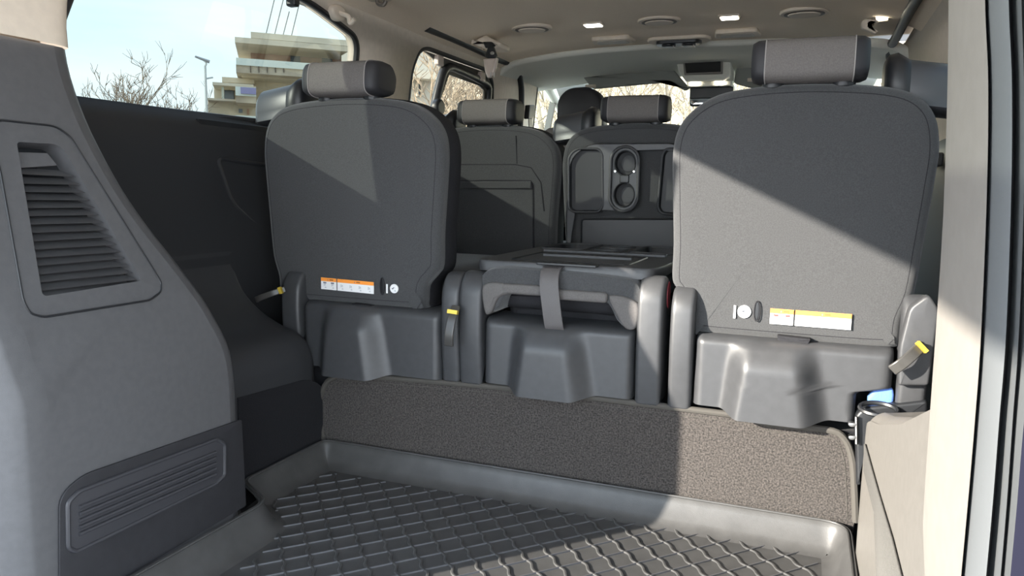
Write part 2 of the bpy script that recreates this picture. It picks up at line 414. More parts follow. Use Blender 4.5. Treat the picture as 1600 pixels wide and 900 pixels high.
# beige top part
def topb(u, v):
    z0 = .864; z = z0 + (1.24 - z0) * v
    sec = dsec(z); k = u * (len(sec) - 1); i = min(int(k), len(sec) - 2); t = k - i
    return (sec[i][0] * (1 - t) + sec[i + 1][0] * t + .004, sec[i][1] * (1 - t) + sec[i + 1][1] * t + (.004 if u > .6 else 0), z + .0)
grid(topb, 28, 12).build('pillar_top', m_beige, t7, angle=80, label='beige upper cap of the pillar')
# vent panel seam + recess + slats
seam = [(-14, 200), (0, 187.5), (87, 197), (109.6, 214), (251, 440.7), (251, 456), (234, 469), (68, 495.5), (47, 490), (36, 471), (0, 269), (-14, 215)]
sm = fillet([tuple(DP(*q).yz) for q in seam], [.004, .004, .012, .008, .006, .006, .006, .006, .006, .01, 0, 0], 4)
tube([(Xr(b) + .0008, a, b) for a, b in sm], .0016, 6, closed=True).build('panel_seam', m_plb, t7)
inn = Vector((-1, 0, -.26)).normalized()
# opening side walls (bevelled rim) and dark back
cw = [(Xr(b), a, b) for a, b in cut]; cb = [tuple(Vector(p) + inn * .032) for p in cw]
loft([cw, cb], False).build('vent_rim', m_trim, t7, angle=50)
plate(offset(cut, -.004), [], lambda a, b: tuple(Vector((Xr(b), a, b)) + inn * .030)).build('vent_back', m_plb, t7)
lft = [(240, 84), (280, 91), (315, 98), (348, 103), (382, 110), (415, 117), (450, 122), (485, 128), (520, 135), (555, 141), (588, 148), (622, 154), (658, 160), (690, 165), (725, 172), (752, 178)]
rgt = [(320, 253), (340, 285), (358, 318), (378, 350), (398, 380), (415, 410), (435, 443), (455, 473), (472, 502), (488, 533), (505, 563), (522, 590), (540, 620), (555, 650), (572, 678), (578, 704)]
def Z6(u, v): return (u / 2.647, 180 + v / 2.647)
prev = None
for i in range(16):
    a = DP(*Z6(lft[i][1] - 1, lft[i][0])); b = DP(*Z6(rgt[i][0] + 4, rgt[i][1]))
    h = .0155
    d = (b - a).normalized(); up = Vector((-.25, 0, .97)).normalized()
    lo0 = a + inn * .004; lo1 = b + inn * .004; hi0 = lo0 + up * h + inn * .020; hi1 = lo1 + up * h * .95 - d * .010 + inn * .020
    th = inn * .002
    v = [lo0, lo1, hi1, hi0]; v += [p + th + up * .0006 for p in v]
    MB().add(v, [(0, 1, 2, 3), (7, 6, 5, 4), (0, 4, 5, 1), (1, 5, 6, 2), (2, 6, 7, 3), (3, 7, 4, 0)]).build('slat', m_trim, t7, smooth=False)
# top flap of the vent
a = DP(*Z6(72, 145)); b = DP(*Z6(215, 150)); c = DP(*Z6(255, 200)); d = DP(*Z6(82, 212))
MB().add([p + inn * .010 for p in (a, b, c, d)] + [p + inn * .014 for p in (a, b, c, d)], [(0, 1, 2, 3), (7, 6, 5, 4), (0, 4, 5, 1), (1, 5, 6, 2), (2, 6, 7, 3), (3, 7, 4, 0)]).build('vent_flap', m_trim, t7, smooth=False)
# lower darker panel with a louvre field
lp = fillet([tuple(P(*q, X=-.462).yz) for q in [(384, 790), (377, 655), (128, 742), (92, 775), (92, 900), (98, 960)]], [.004, .006, .03, .03, 0, 0], 6)
puff(lp, -.464, -.4605, .001, f=FYZ, rings=1).build('lower_panel', mat('dark_trim_plastic', (.023, .023, .026), .55, .2, 900, .08, 60, spec=.35), t7, label='dark grey lower panel')
lv = fillet([tuple(P(*q, X=-.46).yz) for q in [(106, 856), (105, 785), (122, 768), (338, 686), (350, 694), (350, 742), (336, 756), (118, 862)]], .006, 4)
m_lv = mat('louvre_plastic', (.038, .038, .043), .42, .1, 1000, spec=.5)
lvo = tube([(-.459, a, b) for a, b in lv], .0035, 8, closed=True).build('louvre_frame', m_lv, t7)
puff(offset(lv, .002), -.462, -.4585, .001, f=FYZ, rings=1).build('louvre_back', m_lv, t7)
for i in range(5):
    t = i / 4
    a = P(124, 793 + 42 * t, X=-.457); b = P(337, 707 + 34 * t, X=-.457)
    tube([a, a.lerp(b, .5), b], .0032, 8, flat=1.0).build('slat', m_lv, t7)

# ---- left wheel arch cover
def arch(sd_, y0, y1, name, m, x_in=.572):
    prof = [(.80, .50), (.795, .46), (.770, .41), (.72, .365), (.66, .335), (.615, .320), (.588, .300), (x_in + .003, .27), (x_in, .235), (x_in, .12), (x_in, -.01)]
    prof = catmull(prof, 4, False)
    ys = [y0 + (y1 - y0) * i / 10 for i in range(11)] + [y1 + .012, y1 + .03, y1 + .045, y1 + .055, y1 + .06]
    dr = [0] * 11 + [.004, .018, .045, .085, .14]
    secs = []
    for y, d_ in zip(ys, dr):
        secs.append([(sd_ * min(.80, (p[0] + d_ * .6)), y, max(-.01, p[1] - d_ * (1 if p[1] > .1 else 0))) for p in prof])
    n = len(prof); mb = MB(); mb.add([p for s_ in secs for p in s_], [(a * n + b, a * n + b + 1, (a + 1) * n + b + 1, (a + 1) * n + b) for a in range(len(secs) - 1) for b in range(n - 1)])
    return mb.build(name, m, kind='structure', angle=80)
arch(-1, 1.0, 1.44, 'trim_8', m_arch)
tx = fillet([tuple(P(*q, X=-.569).yz) for q in [(376, 800), (372, 622), (480, 592), (500, 600), (512, 620), (506, 700)]], [0, 0, .03, .02, .02, 0], 5)
puff(tx, -.573, -.568, .0015, f=FYZ, rings=1).build('trim_9', m_carpd, kind='structure')
# pocket moulding on left wall
pk = fillet([tuple(P(*q, X=-.812).yz) for q in [(340, 252), (345, 247), (440, 262), (450, 350), (400, 352), (362, 318)]], .03, 6)
tube([(-.812, a, b) for a, b in pk], .006, 8, closed=True).build('trim_10', m_wall, kind='structure')
# black belt-line panel behind the seat
bp = fillet([tuple(P(*q, X=-.825).yz) for q in [(305, 184), (322, 208), (345, 216), (430, 230), (430, 200)]], [.01, .02, .03, 0, 0], 4)
puff(bp, -.832, -.822, .003, f=FYZ, rings=1).build('trim_11', m_plb, kind='structure')

# ---- right rear pillar: light trim strip, seals, painted flange
t12 = thing('trim_12', (.6, .6, 0), 'light beige trim of the right rear pillar', None, kind='structure')
def rp_path(cols, Y, n=24):   # cols: list of (px top..bottom) -> vertical curve on plane Y
    pts = catmull(cols, 6, False); return [P(a, b, Y=Y) for a, b in pts]
edges = [  # (image curve, Y)
    ([(1482, -160), (1482, 0), (1480, 150), (1473, 350), (1462, 520), (1452, 660), (1443, 800), (1436, 960)], .80, m_beige),
    ([(1492, -160), (1492, 0), (1491, 150), (1485, 350), (1475, 520), (1466, 660), (1457, 800), (1450, 960)], .735, m_beige),
    ([(1534, -160), (1534, 0), (1539, 130), (1537, 300), (1528, 520), (1519, 660), (1507, 800), (1492, 960)], .64, m_beige),
    ([(1539, -160), (1539, 0), (1544, 130), (1542, 300), (1533, 520), (1523, 660), (1511, 800), (1496, 960)], .63, None),
    ([(1541, -160), (1541, 0), (1546, 130), (1544, 300), (1535, 520), (1525, 660), (1513, 800), (1498, 960)], .645, m_paint),
    ([(1550, -160), (1550, 0), (1556, 130), (1554, 300), (1545, 520), (1535, 660), (1523, 800), (1508, 960)], .615, m_paint),
    ([(1576, -160), (1576, 0), (1581, 130), (1580, 300), (1572, 520), (1561, 660), (1550, 800), (1535, 960)], .60, None),
    ([(1581, -160), (1581, 0), (1586, 130), (1585, 300), (1577, 520), (1565, 660), (1554, 800), (1539, 960)], .62, m_paint),
    ([(1596, -160), (1596, 0), (1600, 130), (1600, 300), (1592, 520), (1582, 660), (1572, 800), (1558, 960)], .59, None),
    ([(1599, -160), (1599, 0), (1603, 130), (1603, 300), (1595, 520), (1585, 660), (1575, 800), (1561, 960)], .60, m_paint),
    ([(1640, -160), (1640, 0), (1644, 130), (1640, 300), (1617, 520), (1600, 660), (1588, 800), (1573, 960)], .57, m_seal),
    ([(1760, -160), (1760, 0), (1764, 130), (1764, 300), (1760, 520), (1755, 660), (1750, 800), (1740, 960)], .56, None),
]
names = {0: ('pillar_skin', m_beige), 3: ('shut_groove', m_seal), 4: ('pillar_flange', m_paint), 6: ('door_seal', m_seal), 7: ('outer_flange', m_paint), 8: ('flange_groove', m_seal), 9: ('body_edge', m_paint), 10: None}
curves = [rp_path(c, y) for c, y, m_ in edges]
def strip(a, b, name, m, par):
    n = len(curves[0]); mb = MB()
    for i in range(a, b):
        mb.add(curves[i] + curves[i + 1], [(k, k + 1, n + k + 1, n + k) for k in range(n - 1)])
    return mb.build(name, m, par, angle=80)
# inward run of the trim so that it has depth beyond the visible edge
back = [Vector((p.x + .10, p.y + .12, p.z)) for p in curves[0]]
n_ = len(back); MB().add(back + curves[0], [(k, k + 1, n_ + k + 1, n_ + k) for k in range(n_ - 1)]).build('pillar_front_side', m_pil, t12)
strip(0, 3, 'pillar_skin', m_pil, t12); strip(3, 4, 'shut_groove', m_seal, t12); strip(4, 6, 'pillar_flange', m_paint, t12)
strip(6, 7, 'door_seal', m_seal, t12); strip(7, 8, 'outer_flange', m_paint, t12); strip(8, 9, 'flange_groove', m_seal, t12)
strip(9, 10, 'body_edge', m_paint, t12); strip(10, 11, 'outer_dark_strip', mat('strip_dark', (.012, .012, .02), 1, spec=.0), t12)  # last strip: matt near-black band outside the body edge
# ---- right side load-bay cover (box with curved top)
def rbx(u, v):
    # u along Y, v round the section
    y = .72 + (1.40 - .72) * u
    top = interp([(.72, .50), (1.0, .40), (1.2, .345), (1.32, .318), (1.38, .295), (1.40, .26)], y)
    x_in = interp([(.72, .615), (1.36, .602), (1.40, .625)], y)
    sec = [(x_in, -.01), (x_in, top - .05), (x_in + .004, top - .02), (x_in + .018, top - .004), (x_in + .045, top), (.82, top + .03)]
    sec = catmull(sec, 4, False); k = v * (len(sec) - 1); i = min(int(k), len(sec) - 2); t = k - i
    return (sec[i][0] * (1 - t) + sec[i + 1][0] * t, y, sec[i][1] * (1 - t) + sec[i + 1][1] * t)
grid(rbx, 30, 24).build('trim_13', m_trimR, kind='structure', angle=80)
MB().add([(.60 if 0 else .625, 1.40, -.01), (.82, 1.40, -.01), (.82, 1.40, .285), (.66, 1.40, .255), (.628, 1.40, .21)], [(0, 1, 2, 3, 4)]).build('trim_14', m_arch, kind='structure', smooth=False)
txr = [P(*q, X=.6005) for q in [(1346, 690), (1352, 694), (1368, 770), (1384, 840), (1397, 910), (1412, 990)]]
txr2 = [Vector((.6005, p.y, -.005)) for p in txr]
tp = [(p.y, p.z) for p in txr] + [(txr[-1].y, -.005), (txr[0].y, -.005)]
plate(tp, [], lambda a, b: (interp([(.72, .615), (1.36, .602), (1.40, .625)], a) - .003, a, b)).build('trim_15', mat('grey_textile', (.098, .094, .087), .95, .5, 700, .12, 300), kind='structure', solid=.003)

# ---- front end: windscreen, dash, front wall
plate(fillet([(-.78, 0), (.78, 0), (.70, 1), (-.70, 1)], .08), [], lambda a, b: (a, 5.0 - 1.36 * b, .80 + .42 * b)).build('window_7', g_wind, kind='structure')
box(-.85, .85, 4.35, 5.0, .1, .80).build('dashboard', m_plb, kind='structure', smooth=False, bevel=.04)
for s_, n1 in ((-1, 16), (1, 17)):
    tube([(s_ * .84, 4.95, .82), (s_ * .835, 4.45, .97), (s_ * .81, 4.02, 1.11), (s_ * .77, 3.62, 1.205)], .028, 10).build('trim_%d' % n1, m_roofg, kind='structure')

ap = [tuple(P(*q, Y=3.70).xz) for q in [(858, 116), (905, 100), (912, 112), (926, 140), (948, 158), (905, 172), (884, 186), (876, 160), (868, 138)]]
puff(fillet(ap, .012, 4), 3.70, 3.74, .008).build('trim_18', m_roofg, kind='structure')
puff([(-a, b) for a, b in fillet(ap, .012, 4)], 3.70, 3.74, .008).build('trim_19', m_roofg, kind='structure')
# ================================================================== LOAD BAY
# rubber mat
mato = fillet([(-.562, 1.477), (.602, 1.477), (.602, .40), (-.452, .40), (-.452, 1.12), (-.562, 1.185)], [.035, .055, .02, .02, .03, .03], 6)
mt = thing('boot_mat', (0, 1.0, 0), 'black ribbed rubber boot mat with raised rim on the load floor', 'mat')
rim = [(offset(mato, d), z) for d, z in ((.0, .054), (.003, .058), (.007, .055), (.012, .044), (.026, .016), (.036, .006), (.05, .001))]
mb = MB(); n = len(mato)
mb.add([(p[0], p[1], z) for r_, z in rim for p in r_], [(k * n + i, k * n + (i + 1) % n, (k + 1) * n + (i + 1) % n, (k + 1) * n + i) for k in range(len(rim) - 1) for i in range(n)])
mb.build('rim', m_rub, mt, angle=80)
plate(rim[-1][0], [], lambda a, b: (a, b, .001)).build('mat_base', m_rub, mt, smooth=False)
tube([(p[0], p[1], .0575) for p in offset(mato, .009)], .0022, 6, closed=True).build('rim_bead', m_rub, mt)
GRID = [(-.512, 1.412), (.50, 1.452), (.545, 1.40), (.545, .62), (-.385, .62), (-.385, 1.02), (-.415, 1.13), (-.445, 1.165), (-.518, 1.225)]
def inside(x, y):
    c = False; n = len(GRID)
    for i in range(n):
        (a, b), (c_, d) = GRID[i - 1], GRID[i]
        if (b > y) != (d > y) and x < (c_ - a) * (y - b) / (d - b) + a: c = not c
    return c
A1 = radians(48); A2 = radians(-48); SP = .0455
def clip(p0, d):
    runs = []; cur = None; t = -2.0
    while t < 2.0:
        q = p0 + d * t; ins_ = inside(q.x, q.y)
        if ins_ and cur is None: cur = t
        if not ins_ and cur is not None: runs.append((cur, t)); cur = None
        t += .004
    return [r for r in runs if r[1] - r[0] > .02]
for k in range(-60, 60):
    for kind_, ang in ((0, A1), (1, A2)):
        d = Vector((cos(ang), sin(ang))); nn = Vector((-d.y, d.x)); p0 = Vector((0, 1.0)) + nn * SP * k
        for a, b in clip(p0, d):
            if kind_ == 0:
                q0, q1 = p0 + d * a, p0 + d * b
                ribbon([(q0.x, q0.y, .0022), (q1.x, q1.y, .0022)], .0022, .003, (nn.x, nn.y, 0)).build('straight_rib', m_rib, mt, smooth=False)
            else:
                N = max(3, int((b - a) / .0048)); pts = []; n1 = Vector((-sin(A1), cos(A1)))
                for i in range(N + 1):
                    q = p0 + d * (a + (b - a) * i / N); ph = (q - Vector((0, 1.0))).dot(n1) / SP
                    q = q - nn * .0030 * sin(2 * pi * ph); pts.append((q.x, q.y, .0020))
                tube(pts, .0030, 6, flat=.7).build('wavy_rib', m_rub, mt)
# carpeted panel in front of the seats, with sewn edge binding
cpx = [(507, 700), (499, 640), (508, 602), (524, 589), (545, 586), (700, 598), (860, 612), (1000, 625), (1130, 640), (1170, 650), (1200, 662), (1290, 671), (1318, 684), (1331, 715), (1335, 760), (1337, 815)]
cp = [tuple(P(*q, Y=1.482).xz) for q in cpx]
cps = catmull(cp, 4, False); cpo = [(a, min(b, .235)) for a, b in cps] + [(.60, -.0), (-.56, -.0)]
cpt = thing('carpet_panel', (0, 1.485, 0), 'dark grey carpeted panel with sewn edge standing below the rear seats', 'carpet')
puff(cpo, 1.482, 1.497, .004, rings=1).build('carpet', m_carpet, cpt)
tube([(a, 1.481, b) for a, b in cpo[:-2]], .0065, 8, flat=1.0).build('edge_binding', m_bind, cpt)
def shrink(o, d): return offset(o, d)
ib = offset(cpo, .014)[:-2]; tube([(a, 1.4815, b) for a, b in ib], .0007, 5).build('binding_stitch', m_bind, cpt)

# ================================================================== SEATS
def LOC(cx, s, k=1.0):           # local seat frame: u outboard positive
    return lambda u: cx + s * u * k
BACK = [(-.175, .386), (0, .384), (.165, .386), (.188, .398), (.192, .44), (.206, .489), (.214, .58), (.222, .68), (.225, .746), (.214, .80), (.185, .834), (.138, .851), (.06, .859), (-.02, .861), (-.10, .856), (-.155, .845), (-.195, .822), (-.224, .788), (-.235, .74), (-.232, .66), (-.226, .56), (-.225, .49), (-.212, .466), (-.192, .44), (-.188, .398)]
def label_strip(par, x0, x1, z0, z1, y, slope, name='warning_label', four=4, red=False):
    """two-part sticker lying on the back; slope tilts it in its plane"""
    f = lambda u, v, w_: (x0 + (x1 - x0) * u, w_, z0 + (z1 - z0) * v + slope * (x1 - x0) * u)
    def q(u0, u1, v0, v1, w0, nm, m, p): 
        o = [(u0, v0), (u1, v0), (u1, v1), (u0, v1)]
        v = [f(a, b, w0) for a, b in o] + [f(a, b, w0 + .0015) for a, b in o]
        return MB().add(v, [(0, 1, 2, 3), (7, 6, 5, 4), (0, 4, 5, 1), (1, 5, 6, 2), (2, 6, 7, 3), (3, 7, 4, 0)]).build(nm, m, p, smooth=False)
    for (a, b, cnt) in ((0, .295, 2), (.315, 1, four)):
        base = q(a, b, 0, 1, y - .0012, name, m_white, par); base['label'] = 'white sticker with orange header'
        q(a, b, .70, 1, y - .0016, 'label_header', m_orange, base)
        mid = (a + b) / 2
        v = [f(mid - .02, .78, y - .002), f(mid + .00, .78, y - .002), f(mid - .01, .93, y - .002)]
        MB().add(v, [(0, 1, 2)]).build('warning_triangle', m_ink, base, smooth=False)
        q(mid + .02, mid + .09, .80, .90, y - .002, 'header_word', mat('ink_brown', (.35, .12, .03), .6), base)
        for k in range(cnt):
            c = a + (b - a) * (k + .5) / cnt; w_ = .035
            mbx = MB()
            for (du, dv, dw, dh) in ((-.5, .30, .35, .26), (.0, .14, .9, .06), (.1, .36, .3, .16), (.45, .2, .12, .3)):
                u0 = c + du * w_; u1 = u0 + dw * w_; v0, v1 = dv, dv + dh
                vv = [f(u0, v0, y - .0019), f(u1, v0, y - .0019), f(u1, v1, y - .0019), f(u0, v1, y - .0019)]
                mbx.add(vv, [(0, 1, 2, 3)])
            mbx.build('pictogram', mat('ink_pale', (.42, .44, .47), .6), base, smooth=False)
            if cnt == 2:
                q(c - .028, c + .030, .52, .64, y - .002, 'pictogram_bar', m_inkr if red else m_ink, base)
def headrest(par, X, s, Y, zt=.937, zb=.868, wid=.195):
    c = X(.004); y0 = Y - .035
    def sec(x, k, dy=0):
        pr = [(y0 + .010, zb), (y0 + .002, zb + .018), (y0 + .006, zt - .015), (y0 + .022, zt), (y0 + .075, zt + .002), (y0 + .10, zt - .018), (y0 + .105, zb + .03), (y0 + .09, zb - .002), (y0 + .04, zb - .006)]
        pr = catmull(pr, 3)
        cy = y0 + .05; cz = (zt + zb) / 2
        return [(x, cy + (p[0] - cy) * k + dy, cz + (p[1] - cz) * k) for p in pr]
    h = wid / 2
    loft([sec(c - h * .76, 1), sec(c - h * .4, 1.01), sec(c, 1.02), sec(c + h * .4, 1.01), sec(c + h * .76, 1)]).build('headrest', m_hr, par, angle=60)
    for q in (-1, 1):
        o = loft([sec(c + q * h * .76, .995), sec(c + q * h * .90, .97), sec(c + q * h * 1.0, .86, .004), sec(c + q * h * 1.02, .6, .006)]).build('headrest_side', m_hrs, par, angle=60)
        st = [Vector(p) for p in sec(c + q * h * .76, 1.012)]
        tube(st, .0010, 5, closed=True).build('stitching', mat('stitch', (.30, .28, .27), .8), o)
        tube([(c + q * h * .62, Y + .02, .845), (c + q * h * .62, Y + .02, zb + .01)], .006, 10).build('headrest_post', m_met, par)
        puff(ell(c + q * h * .62, Y + .02, .02, .018, 16), .852, .868, .004, f=FXY).build('post_guide', m_plb, par)
def tower(par, X, s, Y, big=1.0):
    """moulded belt outlet on the outboard shoulder"""
    secs = []
    for u, z, h, d in ((.132, .872, .030, .036), (.138, .872, .041, .048), (.152, .870, .046, .054), (.172, .858, .045, .054), (.252, .846, .044, .052), (.266, .840, .036, .042), (.270, .838, .018, .026)):
        h *= big; o = catmull([(-d, -h * .5), (-d * .9, -h * .9), (d * .7, -h), (d, -h * .6), (d * .95, h * .6), (d * .5, h), (-d * .35, h), (-d * .85, h * .7), (-d, h * .1)], 3)
        secs.append([(X(u), Y + .075 + a, z + b) for a, b in o])
    o = loft(secs[3:]).build('belt_tower', mat('tower_plastic', (.045, .047, .052), .38, .05, 800, spec=.6), par, angle=60)
    c3 = sum((Vector(p) for p in secs[3]), Vector()) / len(secs[3])
    loft([[tuple(c3 + (Vector(p) - c3) * .96 + Vector((s * .002, 0, 0))) for p in secs[3]]] + [secs[3]] + secs[:3][::-1]).build('tower_end', m_plb, o, angle=60)
def side_bracket(par, x0, x1, name='side_bracket', zt=.475, y0=1.462, y1=1.66, m=m_pl):
    o = fillet([(y0 + .012, .235), (y0, .36), (y0 + .004, zt - .03), (y0 + .03, zt + .004), (y0 + .07, zt), (y0 + .11, zt - .06), (y1, .33), (y1, .235)], [.004, .05, .03, .03, .03, .04, .03, .004], 5)
    return puff(o, x0, x1, min(.010, abs(x1 - x0) * .3), f=FYZ, rings=1).build(name, m, par)
def base_cover(par, xl, xr0, zb, zt, Y, cx, notch=None):
    """moulded plastic cover with a central bulge"""
    def fn(u, v):
        z = zb + (zt - zb) * v; xr = xr0 - (notch[1] * (1 - ss(notch[0] - .008, notch[0] + .008, z)) if notch else 0)
        x = xl + (xr - xl) * u
        wv = 1 - v
        l0 = cx - .082 - .012 * wv; l1 = cx - .034 - .020 * wv
        r0 = cx + .030 + .022 * wv; r1 = cx + .078 + .030 * wv
        h = ss(l0, l1, x) * (1 - ss(r0, r1, x)) * (.036 * (1 - ss(.62, 1.05, v) * .8))
        edge = .012 * (1 - (min(1, min(x - xl, xr - x) / .012)) ** .5)
        tp_ = .016 * (max(0, (v - .90)) / .10) ** 2
        return (x, Y - h + edge + tp_, z - .012 * ss(l0, l1, x) * (1 - ss(r0, r1, x)) * (1 - v))
    g = grid(fn, 64, 24)
    nb = len(g.v); nu = 65
    # close with a rim going forward
    rimi = [i for i in range(nu)] + [j * nu + nu - 1 for j in range(1, 25)] + [24 * nu + i for i in range(nu - 2, -1, -1)] + [j * nu for j in range(23, 0, -1)]
    pts = [g.v[i] + Vector((0, .10, 0)) for i in rimi]; g.v += pts; L = len(rimi)
    g.f += [(rimi[i], rimi[(i + 1) % L], nb + (i + 1) % L, nb + i) for i in range(L)]
    return g.build('base_cover', m_pl, par, angle=55)
def lever(par, p0, p1, yband, name='release_strap', wid=.016):
    p0, p1 = Vector(p0), Vector(p1); d = (p1 - p0)
    pts = [p0, p0.lerp(p1, .3) + Vector((0, -.012, 0)), p0.lerp(p1, .7) + Vector((0, -.014, 0)), p1 + Vector((0, -.004, 0))]
    side = d.cross(Vector((0, 1, 0))).normalized()
    o = ribbon(catmull(pts, 4, False), wid, .006, side).build(name, m_plb if 0 else mat('strap_plastic', (.05, .048, .045), .3, spec=.6), par, bevel=.002)
    a = p0.lerp(p1, yband) + Vector((0, -.013, 0)); b = p0.lerp(p1, yband + .10) + Vector((0, -.013, 0))
    ribbon([a, b], wid * 1.15, .009, side).build('yellow_band', m_gold, o, smooth=False)
    return o
def upright_seat(cx, s, Y, k, lab, group, style='third', name='passenger_seat'):
    X = LOC(cx, s, k); t = thing(name, (cx, Y + .1, .225), lab, 'seat', group)
    dY = Y - 1.5
    ol = catmull([(X(u), z) for u, z in BACK], 4)
    puff(ol, Y - .004, Y + .105, .022, .004, .012, K=5, rings=4).build('backrest', m_fab, t, angle=80)
    # darker side bolster band and piping seam
    pip = offset(ol, .017); tube([(a, Y - .0028, b) for a, b in pip], .0009, 5, closed=True).build('piping', m_fabs, t)
    band = [(offset(ol, -.0015), Y + .03), (offset(ol, -.0035), Y + .05), (offset(ol, -.0035), Y + .085), (offset(ol, .006), Y + .104)]
    n = len(ol); mb = MB(); mb.add([(p[0], y_, p[1]) for r_, y_ in band for p in r_], [(q * n + i, q * n + (i + 1) % n, (q + 1) * n + (i + 1) % n, (q + 1) * n + i) for q in range(3) for i in range(n)])
    mb.build('side_gusset', m_fabs, t, angle=80)
    headrest(t, X, s, Y); tower(t, X, s, Y)
    # cushion
    c = rbox(min(X(-.2), X(.2)), max(X(-.2), X(.2)), Y + .14, Y + .55, .36, .47, .035); c.build('cushion', m_fab, t)
    return t, X

# ---- right rear seat (sunlit)
rs, XR = upright_seat(.47, 1, 1.5, 1.0, 'upright grey rear seat on the right, half in sunlight', 'third-row seats')
base_cover(rs, .303, .648, .250, .388, 1.468, .445, notch=(.312, .056))
side_bracket(rs, .252, .298)
side_bracket(rs, .656, .703, zt=.485).name = 'side_bracket'
# notch filler on outboard side: flat plate
ob = fillet([(.655, .332), (.702, .337), (.708, .47), (.69, .497), (.662, .47), (.652, .40)], [.006, .006, .01, .012, .01, .01], 4)
puff(ob, 1.445, 1.475, .005, rings=1).build('outer_cover', m_pl, rs)
lever(rs, P(1441, 538, Y=1.44), P(1393, 578, Y=1.42), .0, wid=.019)
label_strip(rs, P(1203, 500, Y=1.496).x, P(1329, 515, Y=1.496).x, P(1203, 505, Y=1.496).z - .0, P(1203, 481, Y=1.496).z, 1.4915, (P(1329, 514, Y=1.496).z - P(1203, 504, Y=1.496).z) / (P(1329, 514, Y=1.496).x - P(1203, 504, Y=1.496).x), red=True)
def roundtag(par, px, py, r, slit, Y=1.4935):
    p = P(px, py, Y=Y); o = puff(ell(p.x, p.z, r, r, 24), Y - .0015, Y + .002, .0006, rings=1).build('round_tag', m_white, par, label='round white pictogram tag')
    a = ribbon([(p.x - r * .3, Y - .003, p.z - r * .1), (p.x + r * .1, Y - .003, p.z + r * .3)], .002, .001, (0.6, 0, -.6)); a.build('pictogram', m_ink, o, smooth=False)
    ribbon([(p.x - r * .45, Y - .003, p.z + r * .0), (p.x - r * .05, Y - .003, p.z + r * .15)], .0015, .001, (0.6, 0, -.6)).build('pictogram', m_ink, o, smooth=False)
    ribbon([(p.x + r * .2, Y - .003, p.z - r * .45), (p.x + r * .55, Y - .003, p.z - r * .45)], .0012, .001, (0, 0, 1)).build('pictogram', m_ink, o, smooth=False)
    q = P(px + slit[0], py, Y=Y); ribbon([(q.x, Y - .001, q.z - r), (q.x, Y - .001, q.z + r)], .004, .0015, (1, 0, 0)).build('tag_edge', m_white, par, smooth=False)
    q = P(px + slit[1], py + slit[2], Y=Y); so_ = puff(ell(q.x, q.z, .0042, .018, 20), Y - .002, Y + .003, .001, rings=1).build('belt_slot', m_plb, par)
    tube([(a_, Y - .0025, b_) for a_, b_ in ell(q.x, q.z, .0052, .0195, 20)], .0011, 5, closed=True).build('slot_rim', m_fabs, so_)
roundtag(rs, 1163, 487, .0125, (-15, 20, -1))
p = P(1240, 533, Y=1.49); puff(fillet([(p.x - .026, p.z - .006), (p.x + .024, p.z - .006), (p.x + .030, p.z + .008), (p.x - .030, p.z + .010)], .003), 1.478, 1.50, .002, rings=1).build('lower_tab', m_fabs, rs)

# ---- left rear seat
ls, XL = upright_seat(-.507, -1, 1.5, 1.055, 'upright dark grey rear seat on the left beside the side window', 'third-row seats')
base_cover(ls, -.612, -.250, .236, .388, 1.468, -.475)
side_bracket(ls, -.246, -.203)
side_bracket(ls, -.672, -.62, zt=.455)
lever(ls, P(713, 478, Y=1.45), P(703, 540, Y=1.43), .08, wid=.020)
lever(ls, P(446, 452, Y=1.46), P(402, 468, Y=1.44), .0, wid=.014)
ls_y = 1.4915
label_strip(ls, P(504, 445, Y=1.496).x, P(586, 455, Y=1.496).x, P(504, 451, Y=1.496).z, P(504, 433, Y=1.496).z, ls_y, (P(586, 459, Y=1.496).z - P(504, 451, Y=1.496).z) / (P(586, 459, Y=1.496).x - P(504, 451, Y=1.496).x))
roundtag(ls, 616, 451, .0105, (-11, -18, -4))
p = P(568, 481, Y=1.49); puff(fillet([(p.x - .022, p.z - .006), (p.x + .022, p.z - .006), (p.x + .026, p.z + .008), (p.x - .026, p.z + .010)], .003), 1.478, 1.50, .002, rings=1).build('lower_tab', m_fabs, ls)

# ---- middle rear seat, folded forward
ms = thing('passenger_seat', (.02, 1.6, .225), 'middle rear seat folded forward, plastic table back facing up', 'seat', 'third-row seats')
base_cover(ms, -.143, .181, .244, .385, 1.468, .005)
side_bracket(ms, -.203, -.149, zt=.48)
side_bracket(ms, .186, .238, zt=.492)
# folded backrest: fabric body under a plastic shell
fo = catmull([(-.150, .405), (-.152, .45), (-.148, .485), (-.10, .500), (.02, .497), (.14, .492), (.183, .482), (.192, .45), (.186, .40), (.165, .385), (.145, .40), (.115, .440), (.02, .444), (-.075, .448), (-.10, .435), (-.115, .405), (-.135, .395)], 4)
bd = []
for y, kz in ((1.475, .86), (1.482, .95), (1.50, 1.0), (1.60, 1.0)):
    cxx, czz = .02, .45
    bd.append([(cxx + (a - cxx) * (1 if kz == 1 else .99), y, (.46 + (b - .46) * kz)) for a, b in fo])
n = len(fo); mb = MB(); mb.add([p for r_ in bd for p in r_], [(q * n + i, q * n + (i + 1) % n, (q + 1) * n + (i + 1) % n, (q + 1) * n + i) for q in range(3) for i in range(n)])
# face of the rear rim: triangulated outline
bmx = plate([(p[0], p[2]) for p in bd[0]], [], lambda a, b: (a, 1.475, b))
mb.add(bmx.v, bmx.f); mb.build('backrest', m_fab, ms, angle=60)
mm = [(offset(catmull([(-.150, .405), (-.152, .45), (-.148, .485), (-.10, .500), (.02, .497), (.14, .492), (.183, .482), (.192, .45), (.186, .40)], 4, False), 0), 0)]
